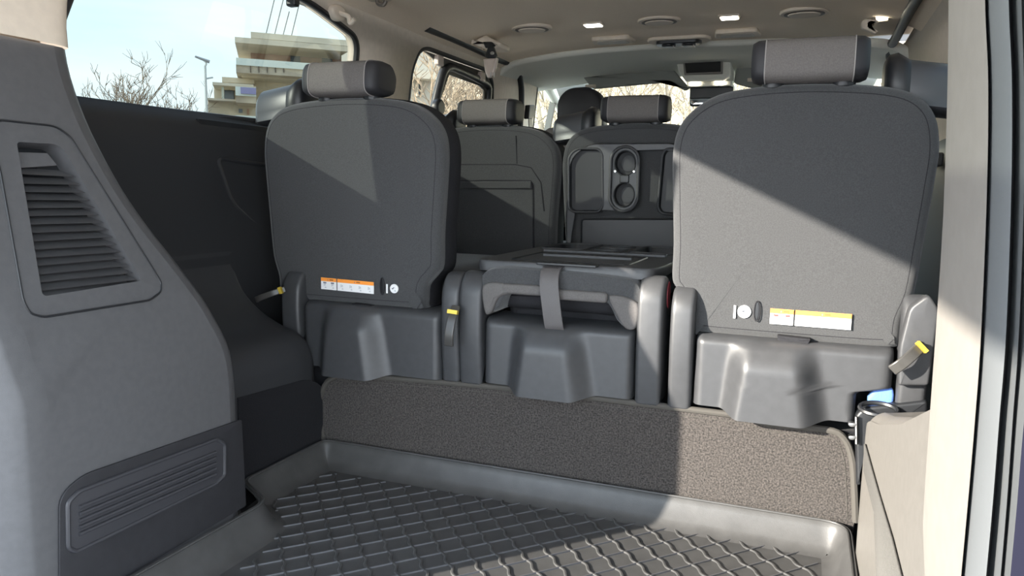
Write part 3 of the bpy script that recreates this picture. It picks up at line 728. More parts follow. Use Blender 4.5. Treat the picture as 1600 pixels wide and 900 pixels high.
# lighter underside facing (padded facing of the backrest)
puff(catmull([(-.147, .405), (-.147, .452), (-.10, .462), (-.02, .458), (.06, .456), (.13, .450), (.180, .446), (.186, .42), (.175, .392), (.155, .392), (.135, .425), (.05, .434), (-.06, .437), (-.095, .425), (-.112, .398), (-.135, .396)], 4), 1.469, 1.50, .004, .0, rings=0, K=3) if False else None
for (a, b, z0, z1, nm) in ((-.106, -.012, .441, .463, 'front_pad'), (.0, .125, .436, .458, 'front_pad')):
    rbox(a, b, 1.466, 1.53, z0, z1, .007).build(nm, mat('pad_fabric', (.105, .098, .095), .85, .3, 900, .1, 400), ms)
for pts in ([(-.148, .455), (-.102, .463), (-.085, .445), (-.112, .43), (-.128, .398), (-.143, .398)], [(.128, .452), (.186, .442), (.187, .395), (.168, .386), (.150, .405)]):
    puff(catmull(pts, 4), 1.467, 1.53, .007, .002, 0, rings=1).build('side_pad', mat('pad_fabric', (.1, .1, .1)), ms)
rbox(-.13, .17, 1.56, 1.98, .365, .44, .03).build('cushion', m_fabs, ms)
rbox(-.150, .190, 1.52, 2.05, .400, .472, .03).build('folded_body', m_fabs, ms)
# upholstery fold line on top edge
# plastic shell on top
ZT = .508
def TT(px, py, dz=0): p = P(px, py, Z=ZT + dz); return (p.x, p.y)
sh = fillet([(-.168, 1.492), (.205, 1.492), (.218, 1.56), (.218, 2.02), (.18, 2.10), (-.14, 2.10), (-.178, 2.02), (-.178, 1.56)], [.02, .02, .04, .05, .05, .05, .05, .04], 5)
tray1 = fillet([(-.150, 1.86), (-.045, 1.86), (-.045, 2.07), (-.125, 2.07), (-.150, 2.03)], .02, 5)
tray2 = fillet([(.085, 1.86), (.195, 1.86), (.195, 2.03), (.17, 2.07), (.085, 2.07)], .02, 5)
cup1 = ell(.02, 1.915, .036, .036, 24); cup2 = ell(.02, 2.015, .036, .036, 24)
plate(sh, [tray1, tray2, cup1, cup2], lambda a, b: (a, b, ZT)).build('table_shell', m_pl, ms, smooth=False)
loft([[(a, b, ZT) for a, b in sh], [(a, b, ZT - .004) for a, b in offset(sh, -.003)], [(a, b, ZT - .022) for a, b in offset(sh, -.002)]], False).build('shell_edge', m_pl, ms, angle=60)
for nm, h in (('tray', tray1), ('tray', tray2), ('cup_holder', cup1), ('cup_holder', cup2)):
    dp = .012 if nm == 'tray' else .03
    q = loft([[(a, b, ZT) for a, b in h], [(a, b, ZT - dp) for a, b in offset(h, .004)]], False)
    r_ = plate(offset(h, .004), [], lambda a, b: (a, b, ZT - dp)); q.add(r_.v, r_.f); o = q.build(nm, m_plb, ms, angle=40)
    tube([(a, b, ZT + .001) for a, b in offset(h, -.004)], .0035, 8, closed=True).build('lip', m_pl, o)
# raised ribs on the shell
for (x0, x1, y0, y1) in ((-.12, .185, 1.78, 1.80), (-.08, .13, 1.66, 1.672)):
    box(x0, x1, y0, y1, ZT - .002, ZT + .006).build('shell_rib', m_pl, ms, bevel=.002)
tp_ = fillet([(-.11, 1.53), (.15, 1.53), (.15, 1.75), (-.11, 1.75)], .02)
tube([(a, b, ZT + .0005) for a, b in tp_], .0025, 6, closed=True).build('panel_seam', m_plb, ms)
fl = fillet([(-.03, 1.474), (.10, 1.470), (.098, 1.50), (-.028, 1.50)], .004)
puff(fl, ZT - .002, ZT + .003, .001, f=FXY, rings=1).build('shell_flap', m_plb, ms)
# looped strap
ribbon(catmull([(.006, 1.485, .503), (.004, 1.468, .495), (.006, 1.455, .47), (.012, 1.452, .43), (.018, 1.456, .385), (.020, 1.462, .375)], 4, False), .040, .003, (1, 0, .0)).build('pull_strap', mat('strap_web', (.085, .078, .078), .45, .4, 900, spec=.5), ms)
puff(ell(1.52, .455, .018, .027, 20), .2375, .2395, .0008, f=FYZ, rings=1).build('red_mark', m_red, ms)
tube([(.191, 1.49, .40), (.193, 1.49, .475)], .004, 8).build('hinge_pin', m_met, ms)
tube([(-.155, 1.49, .40), (-.157, 1.49, .475)], .005, 8).build('hinge_pin', m_plb, ms)

# ---- second-row seats
s2, X2 = upright_seat(-.468, -1, 2.24, 1.0, 'upright dark seat in the second row on the left with map pocket', 'second-row seats', name='passenger_seat')
def at(px, py, Y=2.234): p = P(px, py, Y=Y); return (p.x, p.y, p.z)
tube([at(700, 284), at(760, 282), at(830, 283), at(833, 290), at(834, 400), at(834, 460)], .003, 6).build('pocket_edge', m_fabs, s2)
ribbon([at(700, 289, 2.228), at(830, 289, 2.228)], .022, .008, (0, 0, 1)).build('pocket_hem', m_fab, s2, bevel=.003)
tube([at(700, 257), at(805, 257), at(830, 262), at(845, 285), at(850, 330)], .0015, 6).build('seam', m_fabs, s2)
tube([at(806, 212), at(808, 256)], .0015, 6).build('seam', m_fabs, s2)
label_strip(s2, at(724, 410)[0], at(762, 410)[0], at(724, 416)[2], at(724, 405)[2], 2.20, -.02)
rbox(-.66, -.25, 2.20, 2.34, .225, .44, .02).build('seat_base', m_plb, s2)
c2, X3 = upright_seat(.0, -1, 2.24, 1.0, 'second-row seat in the centre with plastic table back and cupholders', 'second-row seats', name='passenger_seat')
pv = lambda px, py, Y=2.23: (lambda p: (p.x, p.z))(P(px, py, Y=Y))
po = fillet([(-.190, .42), (-.198, .70), (-.185, .765), (-.13, .800), (.13, .800), (.185, .765), (.198, .70), (.190, .42)], [0, .05, .04, .05, .05, .04, .05, 0], 5)
tr = [pv(893, 325), pv(893, 245), pv(905, 234), pv(938, 234), pv(943, 242), pv(944, 322), pv(938, 330), pv(900, 330)]
tl_ = fillet(tr, .02, 4)
mirx = lambda o: [(-a, b) for a, b in o]
ov = pv(978, 280); YS = 2.206
oc = [(ov[0] + .040 * cos(a_), ov[1] + (.052 if sin(a_) > 0 else -.052) + .040 * sin(a_)) for a_ in [2 * pi * (i + .5) / 32 for i in range(32)]]
cups = [ell(ov[0], ov[1] + d_, .031, .036, 24) for d_ in (.046, -.046)]
plate(offset(po, .004), [tl_, mirx(tl_), oc], lambda a, b: (a, YS, b)).build('table_shell', m_pl, c2, smooth=False)
loft([[(a, YS, b) for a, b in offset(po, .004)], [(a, YS + .004, b) for a, b in po], [(a, 2.245, b) for a, b in po]], False).build('shell_edge', m_pl, c2, angle=60)
for o_ in (tl_, mirx(tl_)):
    q = loft([[(a, YS, b) for a, b in o_], [(a, YS + .014, b) for a, b in offset(o_, .004)]], False)
    f_ = plate(offset(o_, .004), [], lambda a, b: (a, YS + .014, b)); q.add(f_.v, f_.f)
    o = q.build('tray', m_wall, c2, angle=40)
    tube([(a, YS, b) for a, b in offset(o_, -.002)], .0035, 8, closed=True).build('tray_rim', m_pl, o)
q = plate(oc, cups, lambda a, b: (a, YS + .005, b)); w_ = loft([[(a, YS, b) for a, b in oc], [(a, YS + .005, b) for a, b in oc]], False); q.add(w_.v, w_.f)
o = q.build('cup_surround', m_plb, c2, smooth=False)
tube([(a, YS - .001, b) for a, b in offset(oc, -.002)], .0045, 8, closed=True).build('surround_rim', m_pl, o)
for cu in cups:
    q = loft([[(a, YS + .005, b) for a, b in cu], [(a, YS + .028, b) for a, b in offset(cu, .003)]], False)
    f_ = plate(offset(cu, .003), [], lambda a, b: (a, YS + .028, b)); q.add(f_.v, f_.f); o = q.build('cup_holder', m_plb, c2, angle=40)
    tube([(a, YS + .004, b) for a, b in cu], .0022, 6, closed=True).build('cup_rim', m_wall, o)
    puff(ell(sum(p[0] for p in cu) / 24 + .006, sum(p[1] for p in cu) / 24, .022, .025, 20), YS + .024, YS + .028, .001, rings=1).build('cup_base', m_wall, o)
rbox(ov[0] - .014, ov[0] + .014, YS + .001, YS + .01, ov[1] - .012, ov[1] + .012, .003).build('cup_bridge', m_plb, c2)
for q in (-1, 1): puff(ell(ov[0] + q * .028, ov[1] + .022, .004, .004, 12), YS, YS + .006, .001, rings=1).build('cup_stud', m_met, c2)
lo = fillet([pv(913, 350 - 8), pv(1060, 342), pv(1060, 420), pv(913, 420)], .01)
tube([(a, YS - .0005, b) for a, b in lo], .003, 6, closed=True).build('panel_seam', m_plb, c2)
puff(lo, YS - .002, YS + .004, .001, rings=1).build('lower_panel', mat('grey_back_panel', (.05, .05, .053), .55, .1, 900), c2)
rbox(-.19, .19, 2.26, 2.38, .225, .44, .02).build('seat_base', m_plb, c2)

# ---- driver seat
fs = thing('front_seat', (-.42, 3.2, .225), 'black front seat seen as a rounded headrest past the second row', 'seat')
rbox(-.62, -.22, 3.12, 3.26, .5, .93, .05).build('backrest', m_fabs, fs)
puff(fillet([(-.525, .90), (-.525, 1.04), (-.48, 1.085), (-.38, 1.088), (-.325, 1.04), (-.32, .90)], [.03, .05, .05, .05, .05, .03], 6), 3.08, 3.19, .03, .01, .01).build('headrest', m_hrs, fs)
rbox(-.62, -.22, 3.24, 3.75, .42, .52, .03).build('cushion', m_fabs, fs)
rbox(-.58, -.26, 3.26, 3.7, .225, .42, .03).build('seat_base', m_plb, fs)

# ================================================================== ROOF FITTINGS
def RZ(px, py):
    z = 1.24
    for _ in range(6):
        p = P(px, py, Z=z); z = roofz(p.x, p.y)
    return Vector((p.x, p.y, z))
def disc_vent(px, py, lab):
    c = RZ(px, py); t = thing('ceiling_vent', c, lab, 'vent', 'round ceiling air vents')
    puff(ell(c.x, c.y, .075, .062, 32), c.z + .004, c.z - .008, .004, f=FXY, rings=1).build('ring', m_beige, t)
    puff(ell(c.x, c.y, .062, .050, 32), c.z + .004, c.z - .0095, .002, f=FXY, rings=1).build('shadow_gap', mat('gap_shade', (.10, .08, .065), .6), t)  # solid dark disc, its colour stands in for shade around the cap
    puff(ell(c.x, c.y, .050, .040, 32), c.z + .004, c.z - .013, .004, f=FXY, rings=1).build('centre_cap', m_beige, t)
disc_vent(831, 43, 'round beige air vent at the left of the headliner')
disc_vent(1030, 31, 'round beige air vent near the middle of the headliner, between two lit lamps')
disc_vent(1257, 18, 'round beige air vent at the right of the headliner')
def lamp(px, py, w_, d_, lab, m=m_lamp, name='reading_lamp', tilt=0, power=.25):
    c = RZ(px, py) if abs(tilt) < 9 else tilt
    t = thing(name, c, lab, 'lamp', 'lit ceiling lamps')
    puff(fillet([(c.x - w_, c.y - d_), (c.x + w_, c.y - d_), (c.x + w_, c.y + d_), (c.x - w_, c.y + d_)], .008), c.z + .006, c.z - .006, .003, f=FXY, rings=1).build('housing', m_beige, t)
    puff(fillet([(c.x - w_ * .8, c.y - d_ * .75), (c.x + w_ * .8, c.y - d_ * .75), (c.x + w_ * .8, c.y + d_ * .75), (c.x - w_ * .8, c.y + d_ * .75)], .006), c.z + .002, c.z - .009, .002, f=FXY, rings=1).build('lens', m, t)
lamp(927, 37, .038, .030, 'small lit lamp in the ceiling, left of the middle round vent')
lamp(1140, 25, .036, .030, 'small lit lamp in the ceiling, right of the middle round vent', m_lampw)
def rect_grille(px, py, lab):
    c = RZ(px, py); t = thing('ceiling_grille', c, lab, 'cover', 'rectangular ceiling covers')
    puff(fillet([(c.x - .073, c.y - .045), (c.x + .073, c.y - .045), (c.x + .085, c.y + .045), (c.x - .085, c.y + .045)], .016), c.z + .006, c.z - .012, .006, f=FXY, rings=1).build('cover', m_beige, t)
    puff(fillet([(c.x - .055, c.y - .03), (c.x + .055, c.y - .03), (c.x + .063, c.y + .03), (c.x - .063, c.y + .03)], .012), c.z + .006, c.z - .0145, .002, f=FXY, rings=1).build('inset', mat('inset_beige', (.47, .43, .38), .6), t)
rect_grille(957, 61, 'rectangular light cover on the ceiling, left of the black twin outlet')
rect_grille(1152, 50, 'rectangular light cover on the ceiling, right of the black twin outlet')
c = RZ(1061, 60); t = thing('air_outlet', c, 'black twin-nozzle air outlet in the middle of the ceiling', 'vent')
puff(fillet([(c.x - .105, c.y - .05), (c.x + .105, c.y - .05), (c.x + .125, c.y), (c.x + .105, c.y + .05), (c.x - .105, c.y + .05), (c.x - .125, c.y)], .03), c.z + .006, c.z - .012, .006, f=FXY, rings=1).build('bezel', m_beige, t)
puff(fillet([(c.x - .078, c.y - .038), (c.x + .078, c.y - .038), (c.x + .088, c.y), (c.x + .078, c.y + .038), (c.x - .078, c.y + .038), (c.x - .088, c.y)], .02), c.z + .004, c.z - .024, .003, f=FXY, rings=1).build('black_insert', m_plb, t)
for q in (-.038, .038):
    puff(ell(c.x + q, c.y, .027, .026, 20), c.z, c.z - .031, .006, f=FXY, rings=1).build('nozzle', m_plb, t)
    tube([(c.x + q + .020, c.y - .02, c.z - .031), (c.x + q + .024, c.y, c.z - .035), (c.x + q + .020, c.y + .02, c.z - .031)], .002, 6).build('nozzle_tab', m_beltl, t)
# overhead console with mirror screen
oc_ = thing('overhead_console', (0, 3.6, 1.17), 'overhead console with dark screen and two lit lamps above the windscreen', 'console')
def FR(px, py, Y): p = P(px, py, Y=Y); return p
Yc = 3.45
pts = [FR(1055, 88, Yc), FR(1141, 84, Yc), FR(1142, 118, Yc - .02), FR(1130, 126, Yc - .02), FR(1072, 128, Yc - .02), FR(1060, 112, Yc - .02)]
fr2 = [Vector((p.x, p.y, p.z)) for p in pts]
bk = [p + Vector((0, .22, .0)) for p in fr2]
loft([[tuple(p) for p in fr2], [tuple(p) for p in bk]]).build('console_body', m_roofg, oc_, smooth=False, bevel=.008)
scx = [FR(1067, 96, Yc - .03), FR(1129, 93, Yc - .03), FR(1129, 115, Yc - .03), FR(1069, 117, Yc - .03)]
loft([[tuple(p) for p in scx], [tuple(p + Vector((0, .02, 0))) for p in scx]]).build('screen_bezel', mat('bezel_brown', (.16, .145, .125), .5), oc_, smooth=False, bevel=.003)
sc2 = [FR(1070, 99, Yc - .035), FR(1126, 96, Yc - .035), FR(1126, 112, Yc - .035), FR(1072, 114, Yc - .035)]
loft([[tuple(p) for p in sc2], [tuple(p + Vector((0, .02, 0))) for p in sc2]]).build('screen', m_scr, oc_, smooth=False)
for (a, b) in ((1086, 131), (1126, 130)):
    p = FR(a, b, Yc); box(p.x - .022, p.x + .022, p.y - .01, p.y + .05, p.z - .005, p.z + .003).build('lamp_lens', m_lampw, oc_, bevel=.002)
p0, p1 = FR(1074, 128, Yc), FR(1142, 134, Yc); box(p0.x, p1.x, p0.y, p0.y + .2, p1.z, p0.z).build('lower_tray', m_roofg, oc_, bevel=.004)
p0, p1 = FR(1078, 137, Yc + .02), FR(1145, 153, Yc + .02); box(p0.x, p1.x, p0.y, p0.y + .15, p1.z, p0.z).build('sensor_housing', m_plb, oc_, bevel=.004)
# rear-view mirror
p0 = FR(1077, 166, 3.6); p1 = FR(1135, 147, 3.6)
rm = thing('rear_view_mirror', (.0, 3.6, 1.1), 'rear-view mirror below the overhead console, half hidden by the right seat', 'mirror')
puff(fillet([(p0.x, p0.z), (p1.x, p0.z), (p1.x, p1.z), (p0.x, p1.z)], .012), 3.60, 3.63, .006).build('housing', m_plb, rm)
puff(fillet([(p0.x + .007, p0.z + .007), (p1.x - .007, p0.z + .007), (p1.x - .007, p1.z - .006), (p0.x + .007, p1.z - .006)], .01), 3.597, 3.602, .001, rings=1).build('mirror_glass', mat('mirror', (.8, .8, .8), .05, metal=1), rm)
tube([(p1.x - .05, 3.62, p1.z - .01), (p1.x - .05, 3.72, 1.17)], .01, 8).build('stem', m_plb, rm)
# sun visors
def visor(pxs, Y, lab, hinge):
    o = fillet([tuple(P(*q, Y=Y).xz) for q in pxs], .014, 4); cx_ = sum(p[0] for p in o) / len(o)
    t = thing('sun_visor', (cx_, Y, min(p[1] for p in o)), lab, 'visor', 'sun visors')
    puff(o, Y, Y + .022, .008).build('panel', mat('visor_fabric', (.22, .225, .205), .85, .1, 900), t)
    h = P(*hinge, Y=Y - .01); tube([h, h + Vector((.05, 0, .0))], .008, 8).build('pivot', m_beige, t)
visor([(908, 117), (1040, 104), (1052, 108), (1078, 138), (1070, 142), (1046, 128), (925, 139)], 3.56, 'lowered grey sun visor on the left, above the windscreen', (915, 135))
visor([(1146, 130), (1150, 106), (1160, 100), (1240, 98), (1240, 130), (1176, 138)], 3.56, 'grey sun visor on the right, mostly behind the right headrest', (1168, 125))
# assist handle at the A pillar
hp = [P(882, 103, Y=3.5), P(895, 97, Y=3.5), P(905, 100, Y=3.5), P(913, 110, Y=3.5), P(899, 118, Y=3.5)]
puff(fillet([tuple(p.xz) for p in hp], .008), 3.50, 3.53, .004, rings=1).build('handle_bracket', mat('pale_cap', (.55, .56, .50), .5), label='pale cap of the assist handle beside the left sun visor', cat='handle')
# left: lamp, handle and belt anchor with buckle
pl = P(717, 61, X=-.775); t = thing('reading_lamp', pl, 'bright lit lamp on the left roof edge beside the belt anchor', 'lamp', 'lit ceiling lamps')
v = [P(*q, X=-.77) for q in [(708, 60), (717, 56), (731, 63), (726, 67)]]
puff([(p.y, p.z) for p in v], -.785, -.77, .002, f=FYZ, rings=0).build('lens', m_lampw, t)
puff(offset([(p.y, p.z) for p in v], -.008), -.79, -.776, .003, f=FYZ, rings=0).build('housing', m_beige, t)
an = thing('belt_anchor', P(765, 85, Y=2.60), 'seat belt roof anchor with black clip and clear buckle on the left', 'seat belt')
Yh = 2.62
def Q(px, py, Y=Yh): return P(px, py, Y=Y)
puff(fillet([tuple(Q(*q).xz) for q in [(733, 66), (757, 54), (782, 66), (782, 74), (770, 76), (748, 72)]], .008), Yh, Yh + .10, .012).build('housing', m_beige, an)
puff(fillet([tuple(Q(*q).xz) for q in [(756, 66), (770, 66), (775, 72), (760, 76)]], .004), Yh - .012, Yh + .02, .004).build('slot', m_plb, an)
puff(fillet([tuple(Q(*q).xz) for q in [(766, 73), (773, 73), (778, 88), (776, 92), (763, 92), (761, 88)]], .005), Yh - .02, Yh + .0, .004).build('clip', m_plb, an)
q_ = Q(769, 83, Yh - .022); puff(ell(q_.x, q_.z, .008, .006, 14), q_.y - .001, q_.y + .004, .001, rings=0).build('clip_button', m_met, an)
puff(fillet([tuple(Q(*q).xz) for q in [(757, 93), (780, 91), (777, 108), (773, 121), (764, 123), (760, 112)]], .006), Yh - .018, Yh + .0, .006).build('buckle', m_beltl, an, label='pale translucent buckle tongue')
q_ = Q(766, 117, Yh - .02); q2_ = Q(771, 117, Yh - .02)
ribbon([Q(767, 113, Yh - .02), Q(767, 121, Yh - .02)], .004, .003, (1, 0, 0)).build('tongue', m_met, an, smooth=False)
ribbon([Q(772, 113, Yh - .02), Q(772, 121, Yh - .02)], .003, .003, (1, 0, 0)).build('tongue', m_met, an, smooth=False)
# right: lamp and grab handle
pr_ = P(1378, 27, Y=2.7); t = thing('reading_lamp', pr_, 'lit lamp on the right roof edge above the grab handle', 'lamp', 'lit ceiling lamps')
v = [P(*q, Y=2.7) for q in [(1369, 24), (1388, 22), (1387, 30), (1370, 32)]]
puff([tuple(p.xz) for p in v], 2.70, 2.715, .002, rings=0).build('lens', m_lampw, t)
puff(offset([tuple(p.xz) for p in v], -.006), 2.705, 2.735, .003, rings=0).build('housing', m_beige, t)
gh = thing('grab_handle', P(1360, 42, Y=2.62), 'beige grab handle on the right side of the ceiling', 'handle')
grip = [P(*q, Y=2.62) for q in [(1372, 33), (1352, 30), (1345, 36), (1346, 46), (1368, 55), (1372, 50), (1358, 43), (1358, 38), (1372, 38)]]
puff(fillet([tuple(p.xz) for p in grip], .006, 4), 2.60, 2.63, .006, rings=0).build('grip', m_beige, gh, angle=50)
# coat hooks on left roof edge
for (hx, hy, lab) in ((530, 20, 'beige coat hook above the corner of the left rear window'), (590, 4, 'beige hook fitting on the ceiling above the left window')):
    c = P(hx, hy, X=-.775) if hx < 560 else RZ(hx, hy)
    t = thing('coat_hook', c, lab, 'hook', 'ceiling coat hooks')
    if hx < 560:
        puff(ell(c.y, c.z, .035, .022, 20), c.x - .03, c.x + .004, .008, f=FYZ).build('plate', m_beige, t)
        tube(catmull([c, c + Vector((.03, 0, -.012)), c + Vector((.035, 0, -.03)), c + Vector((.05, 0, -.02))], 4, False), .007, 8).build('hook', m_beige, t)
    else:
        puff(ell(c.x, c.y, .045, .04, 20), c.z + .006, c.z - .010, .005, f=FXY).build('plate', m_beige, t)
        tube(catmull([c, c + Vector((0, 0, -.02)), c + Vector((.02, 0, -.026)), c + Vector((.028, 0, -.015))], 4, False), .006, 8).build('hook', mat('hook_brown', (.14, .12, .10), .5), t)
# black bracket at top of left window (gate strut mount)
c = P(455, 6, X=-.80); box(c.x - .01, c.x + .02, c.y - .012, c.y + .012, c.z - .008, c.z + .03).build('window_bracket', m_plb, label='small black bracket at the top of the left rear window', cat='bracket', bevel=.006)
# belts on B pillar left
bt = thing('seat_belt', P(828, 190, X=-.78), 'black front seat belt on the left B pillar beside the front door glass', 'seat belt')
v = [tuple(P(*q, X=-.775).yz) for q in [(823, 186), (825, 164), (833, 164), (833, 180), (829, 186)]]
puff(fillet(v, .006), -.79, -.765, .005, f=FYZ).build('belt_guide', m_plb, bt)
ribbon([P(828, 180, X=-.77), P(830, 215, X=-.77), P(838, 260, X=-.76)], .045, .004, (0, 1, 0)).build('webbing', m_plb, bt)

# ---- right lower corner: cup holder moulding, blue cloth, bolts
ch = thing('side_cup_holder', (.66, 1.45, .2), 'black moulded cup holder between the right seat base and the side cover', 'cup holder')
o = fillet([tuple(P(*q, Y=1.46).xz) for q in [(1336, 650), (1350, 637), (1400, 632), (1450, 626), (1450, 660), (1360, 700), (1345, 760), (1338, 760)]], .008)
puff(o, 1.462, 1.60, .006, rings=1).build('moulding', m_plb, ch)
pc = P(1372, 638, Y=1.45); tube([(pc.x + .030 * cos(a_), 1.445 + .02 * sin(a_), pc.z + .006 * sin(a_)) for a_ in [2 * pi * i / 20 for i in range(20)]], .004, 6, closed=True).build('cup_rim', m_plb, ch)
for (bx_, by_) in ((1331, 663), (1331, 683)):
    p = P(bx_, by_, Y=1.455); puff(ell(p.x, p.z, .006, .004, 10), 1.45, 1.465, .001, rings=0).build('bolt', m_met, ch)
p = P(1337, 668, Y=1.455); tube([(p.x, 1.455, p.z + .02), (p.x + .004, 1.455, p.z - .03)], .003, 6).build('steel_bar', m_met, ch)
o = [tuple(P(*q, Y=1.478).xz) for q in [(1356, 628), (1368, 608), (1380, 603), (1396, 610), (1392, 634)]]
puff(catmull(o, 3), 1.478, 1.50, .005, rings=1).build('blue_cloth', m_blue, label='small blue cloth tucked beside the right seat base', cat='cloth')
# right lower wall fittings seen in the gap
p = P(1459, 250, X=.79); box(.77, .80, p.y - .1, p.y + .1, p.z - .02, p.z + .015).build('door_pull', m_trim, label='grey pull on the right sliding door, seen in the gap beside the seat', cat='handle', bevel=.006)

# ================================================================== OUTSIDE
m_conc = mat('concrete', (.60, .54, .42), .9, .3, 3, .12, .5)
m_conc2 = mat('concrete_stained', (.58, .51, .39), .9, .2, 2, col2=(.36, .31, .24), vs=.7)
m_brick = mat('brown_wall', (.42, .27, .20), .9, .2, 4, .12, .6)
m_pane = mat('window_dark', (.10, .13, .16), .2, spec=.7)
m_rail = mat('glass_rail', (.60, .66, .60), .5)
m_bk = mat('pale_plaster', (.42, .40, .34), .9, .1, 3, .08, .5)
DB = 46.0
# facade plane: nearly across the view, its far end away to the right
dirU = Vector((.78, .42, 0)); 
c0 = CAM + ray(380, 285) * (DB / ray(380, 285).length); c0.z = 0
vp = ray(3800, 352); vp.z = 0; U = vp.normalized(); Nn = Vector((-U.y, U.x, 0))
if Nn.dot(Vector((c0.x, c0.y, 0))) < 0: Nn = -Nn
Dd = ray(420, 285); Dd.z = 0; Dd.normalize(); Dd = Dd / Dd.dot(Nn)
def fp(px, py, dep=0):
    p = PN(px, py, c0 + Dd * dep, Nn); return ((p - c0 - Dd * dep).dot(U), p.z)
def slab(px0, py0, px1, py1, d0, d1, name, m, par, ref=None):
    """block whose front face spans the two photo points on the plane at depth d0"""
    a = fp(px0, py0, d0); a2 = fp(px0, py1, d0); b = fp(px1, py1, d0); z0, z1 = min(a[1], a2[1]), max(a[1], a2[1])
    mk = lambda u, z, d: c0 + U * u + Dd * d + Vector((0, 0, z))
    v = [mk(u, z, d) for u in (a[0], b[0]) for d in (d0, d1) for z in (z0, z1)]
    return MB().add(v, [(0, 1, 3, 2), (4, 6, 7, 5), (0, 4, 5, 1), (2, 3, 7, 6), (0, 2, 6, 4), (1, 5, 7, 3)]).build(name, m, par, smooth=False)
ORGB = Vector((c0.x, c0.y, -.6))
bA = thing('apartment_building', ORGB, 'beige concrete apartment block with brown top floor and overhanging roof, nearest outside the left window', 'building')
GZ = 430
slab(392, 200, 640, 95, 0, 10, 'wall', m_conc, bA)
slab(392, 420, 640, 190, 0, 10, 'lower_wall', m_conc, bA)
slab(392, 96, 640, 78, -.05, 8, 'top_floor_wall', m_brick, bA)
slab(367, 66, 640, 57.5, -3.0, 9, 'roof_slab', m_conc, bA)
slab(376, 79, 640, 65, -.25, 6, 'roof_soffit', m_conc2, bA)
slab(392, 59, 640, 49.5, 1, 8, 'parapet', m_conc, bA)
for (a, b) in ((454, 469), (503, 519)):
    slab(a, 97, b, 85, -.12, 1, 'window', m_pane, bA)
slab(369, 101, 560, 90, -3.0, -2.85, 'balcony_rail', m_rail, bA)
slab(369, 113, 560, 100, -2.9, 0, 'balcony_slab', m_conc2, bA)
slab(377, 119, 560, 113, -1.9, 0, 'balcony_soffit', m_conc, bA)
for i in range(5): slab(391 + i * 13, 113, 392 + i * 13, 100, -2.98, -2.9, 'balcony_joint', mat('joint_dark', (.10, .08, .06), .9), bA)
slab(459, 150, 474, 121, -.1, 1, 'window', m_conc2, bA)
for i, (xa, xb, ya) in enumerate(((414, 438, 60), (427, 452, 62), (440, 464, 64), (453, 477, 66))):
    pass
bB = thing('apartment_building', ORGB, 'lower beige block with balconies and a small square window, left of the taller block', 'building')
slab(338, 260, 400, 131, -2, 4, 'wall', m_conc, bB)
slab(332, 132.5, 396, 128, -4, 4, 'roof_slab', m_conc, bB)
slab(347, 128, 397, 120, -1, 4, 'parapet', m_conc, bB)
slab(324, 156, 380, 153, -4.2, 4, 'balcony_slab', m_conc2, bB)
slab(328, 260, 400, 153, -3.0, 4, 'lower_wall', m_conc, bB)
slab(350, 154, 366, 134, -2.1, -1, 'balcony_recess', mat('grey_recess', (.17, .16, .14), .9), bB)
slab(350, 154, 365, 141, -2.15, -1, 'window', m_pane, bB)
slab(346.5, 155, 349.5, 132, -3.4, -3.1, 'column', m_rail, bB)
slab(368, 149, 400, 135, -5.0, -4.9, 'balcony_front', m_rail, bB)
slab(376, 146, 400, 136, -5.1, -5.0, 'balcony_banner', mat('violet_banner', (.26, .25, .42), .7), bB)
slab(369, 160, 400, 150, -4.8, -3, 'balcony_base', m_conc2, bB)
slab(373, 176, 379, 170, -3.1, -2, 'window', m_pane, bB)
slab(386, 179, 389, 170, -3.1, -2, 'window', m_brick, bB)
slab(368, 188, 410, 180, -5.0, -4.9, 'balcony_front', m_rail, bB)
slab(368, 191, 410, 188, -4.9, -3, 'balcony_base', m_conc2, bB)
for (x0, y0, x1, y1) in ((429, -2, 414, 60), (443, -2, 427, 62), (452, 18, 440, 64), (467, 8, 453, 66)):
    a = fp(x0, y0, 1.5); b = fp(x1, y1, 1.5)
    tube([c0 + U * a[0] + Dd * 1.5 + Vector((0, 0, a[1])), c0 + U * b[0] + Dd * 1.5 + Vector((0, 0, b[1]))], .03, 5).build('roof_cable', mat('cable', (.25, .24, .22), .6), bA)
# street lamp
def far(px, py, D): r = ray(px, py); return CAM + r * (D / math.hypot(r.x, r.y))
lb = far(327, 300, 30); lb.z = -.6
sl = thing('street_lamp', lb, 'pale grey street lamp with a curved arm, left of the buildings', 'street lamp')
top = far(327, 104, 30); top.x, top.y = lb.x, lb.y
tube([lb, Vector((lb.x, lb.y, top.z))], [.06, .04], 8).build('pole', mat('pole_grey', (.5, .52, .5), .5), sl)
hd = far(307, 89, 30)
tube(catmull([top, far(322, 98, 30), far(315, 92, 30), hd], 4, False), .035, 6).build('arm', mat('pole_grey', (.5, .5, .5)), sl)
d = (far(315, 92, 30) - hd).normalized(); tube([hd - d * .05, hd + d * .45], [.07, .12], 8, flat=.5).build('lamp_head', mat('head_grey', (.35, .36, .36), .5), sl)
tube([far(322, 123, 30), far(333, 121, 30)], .03, 5).build('cross_arm', mat('pole_grey', (.5, .5, .5)), sl)
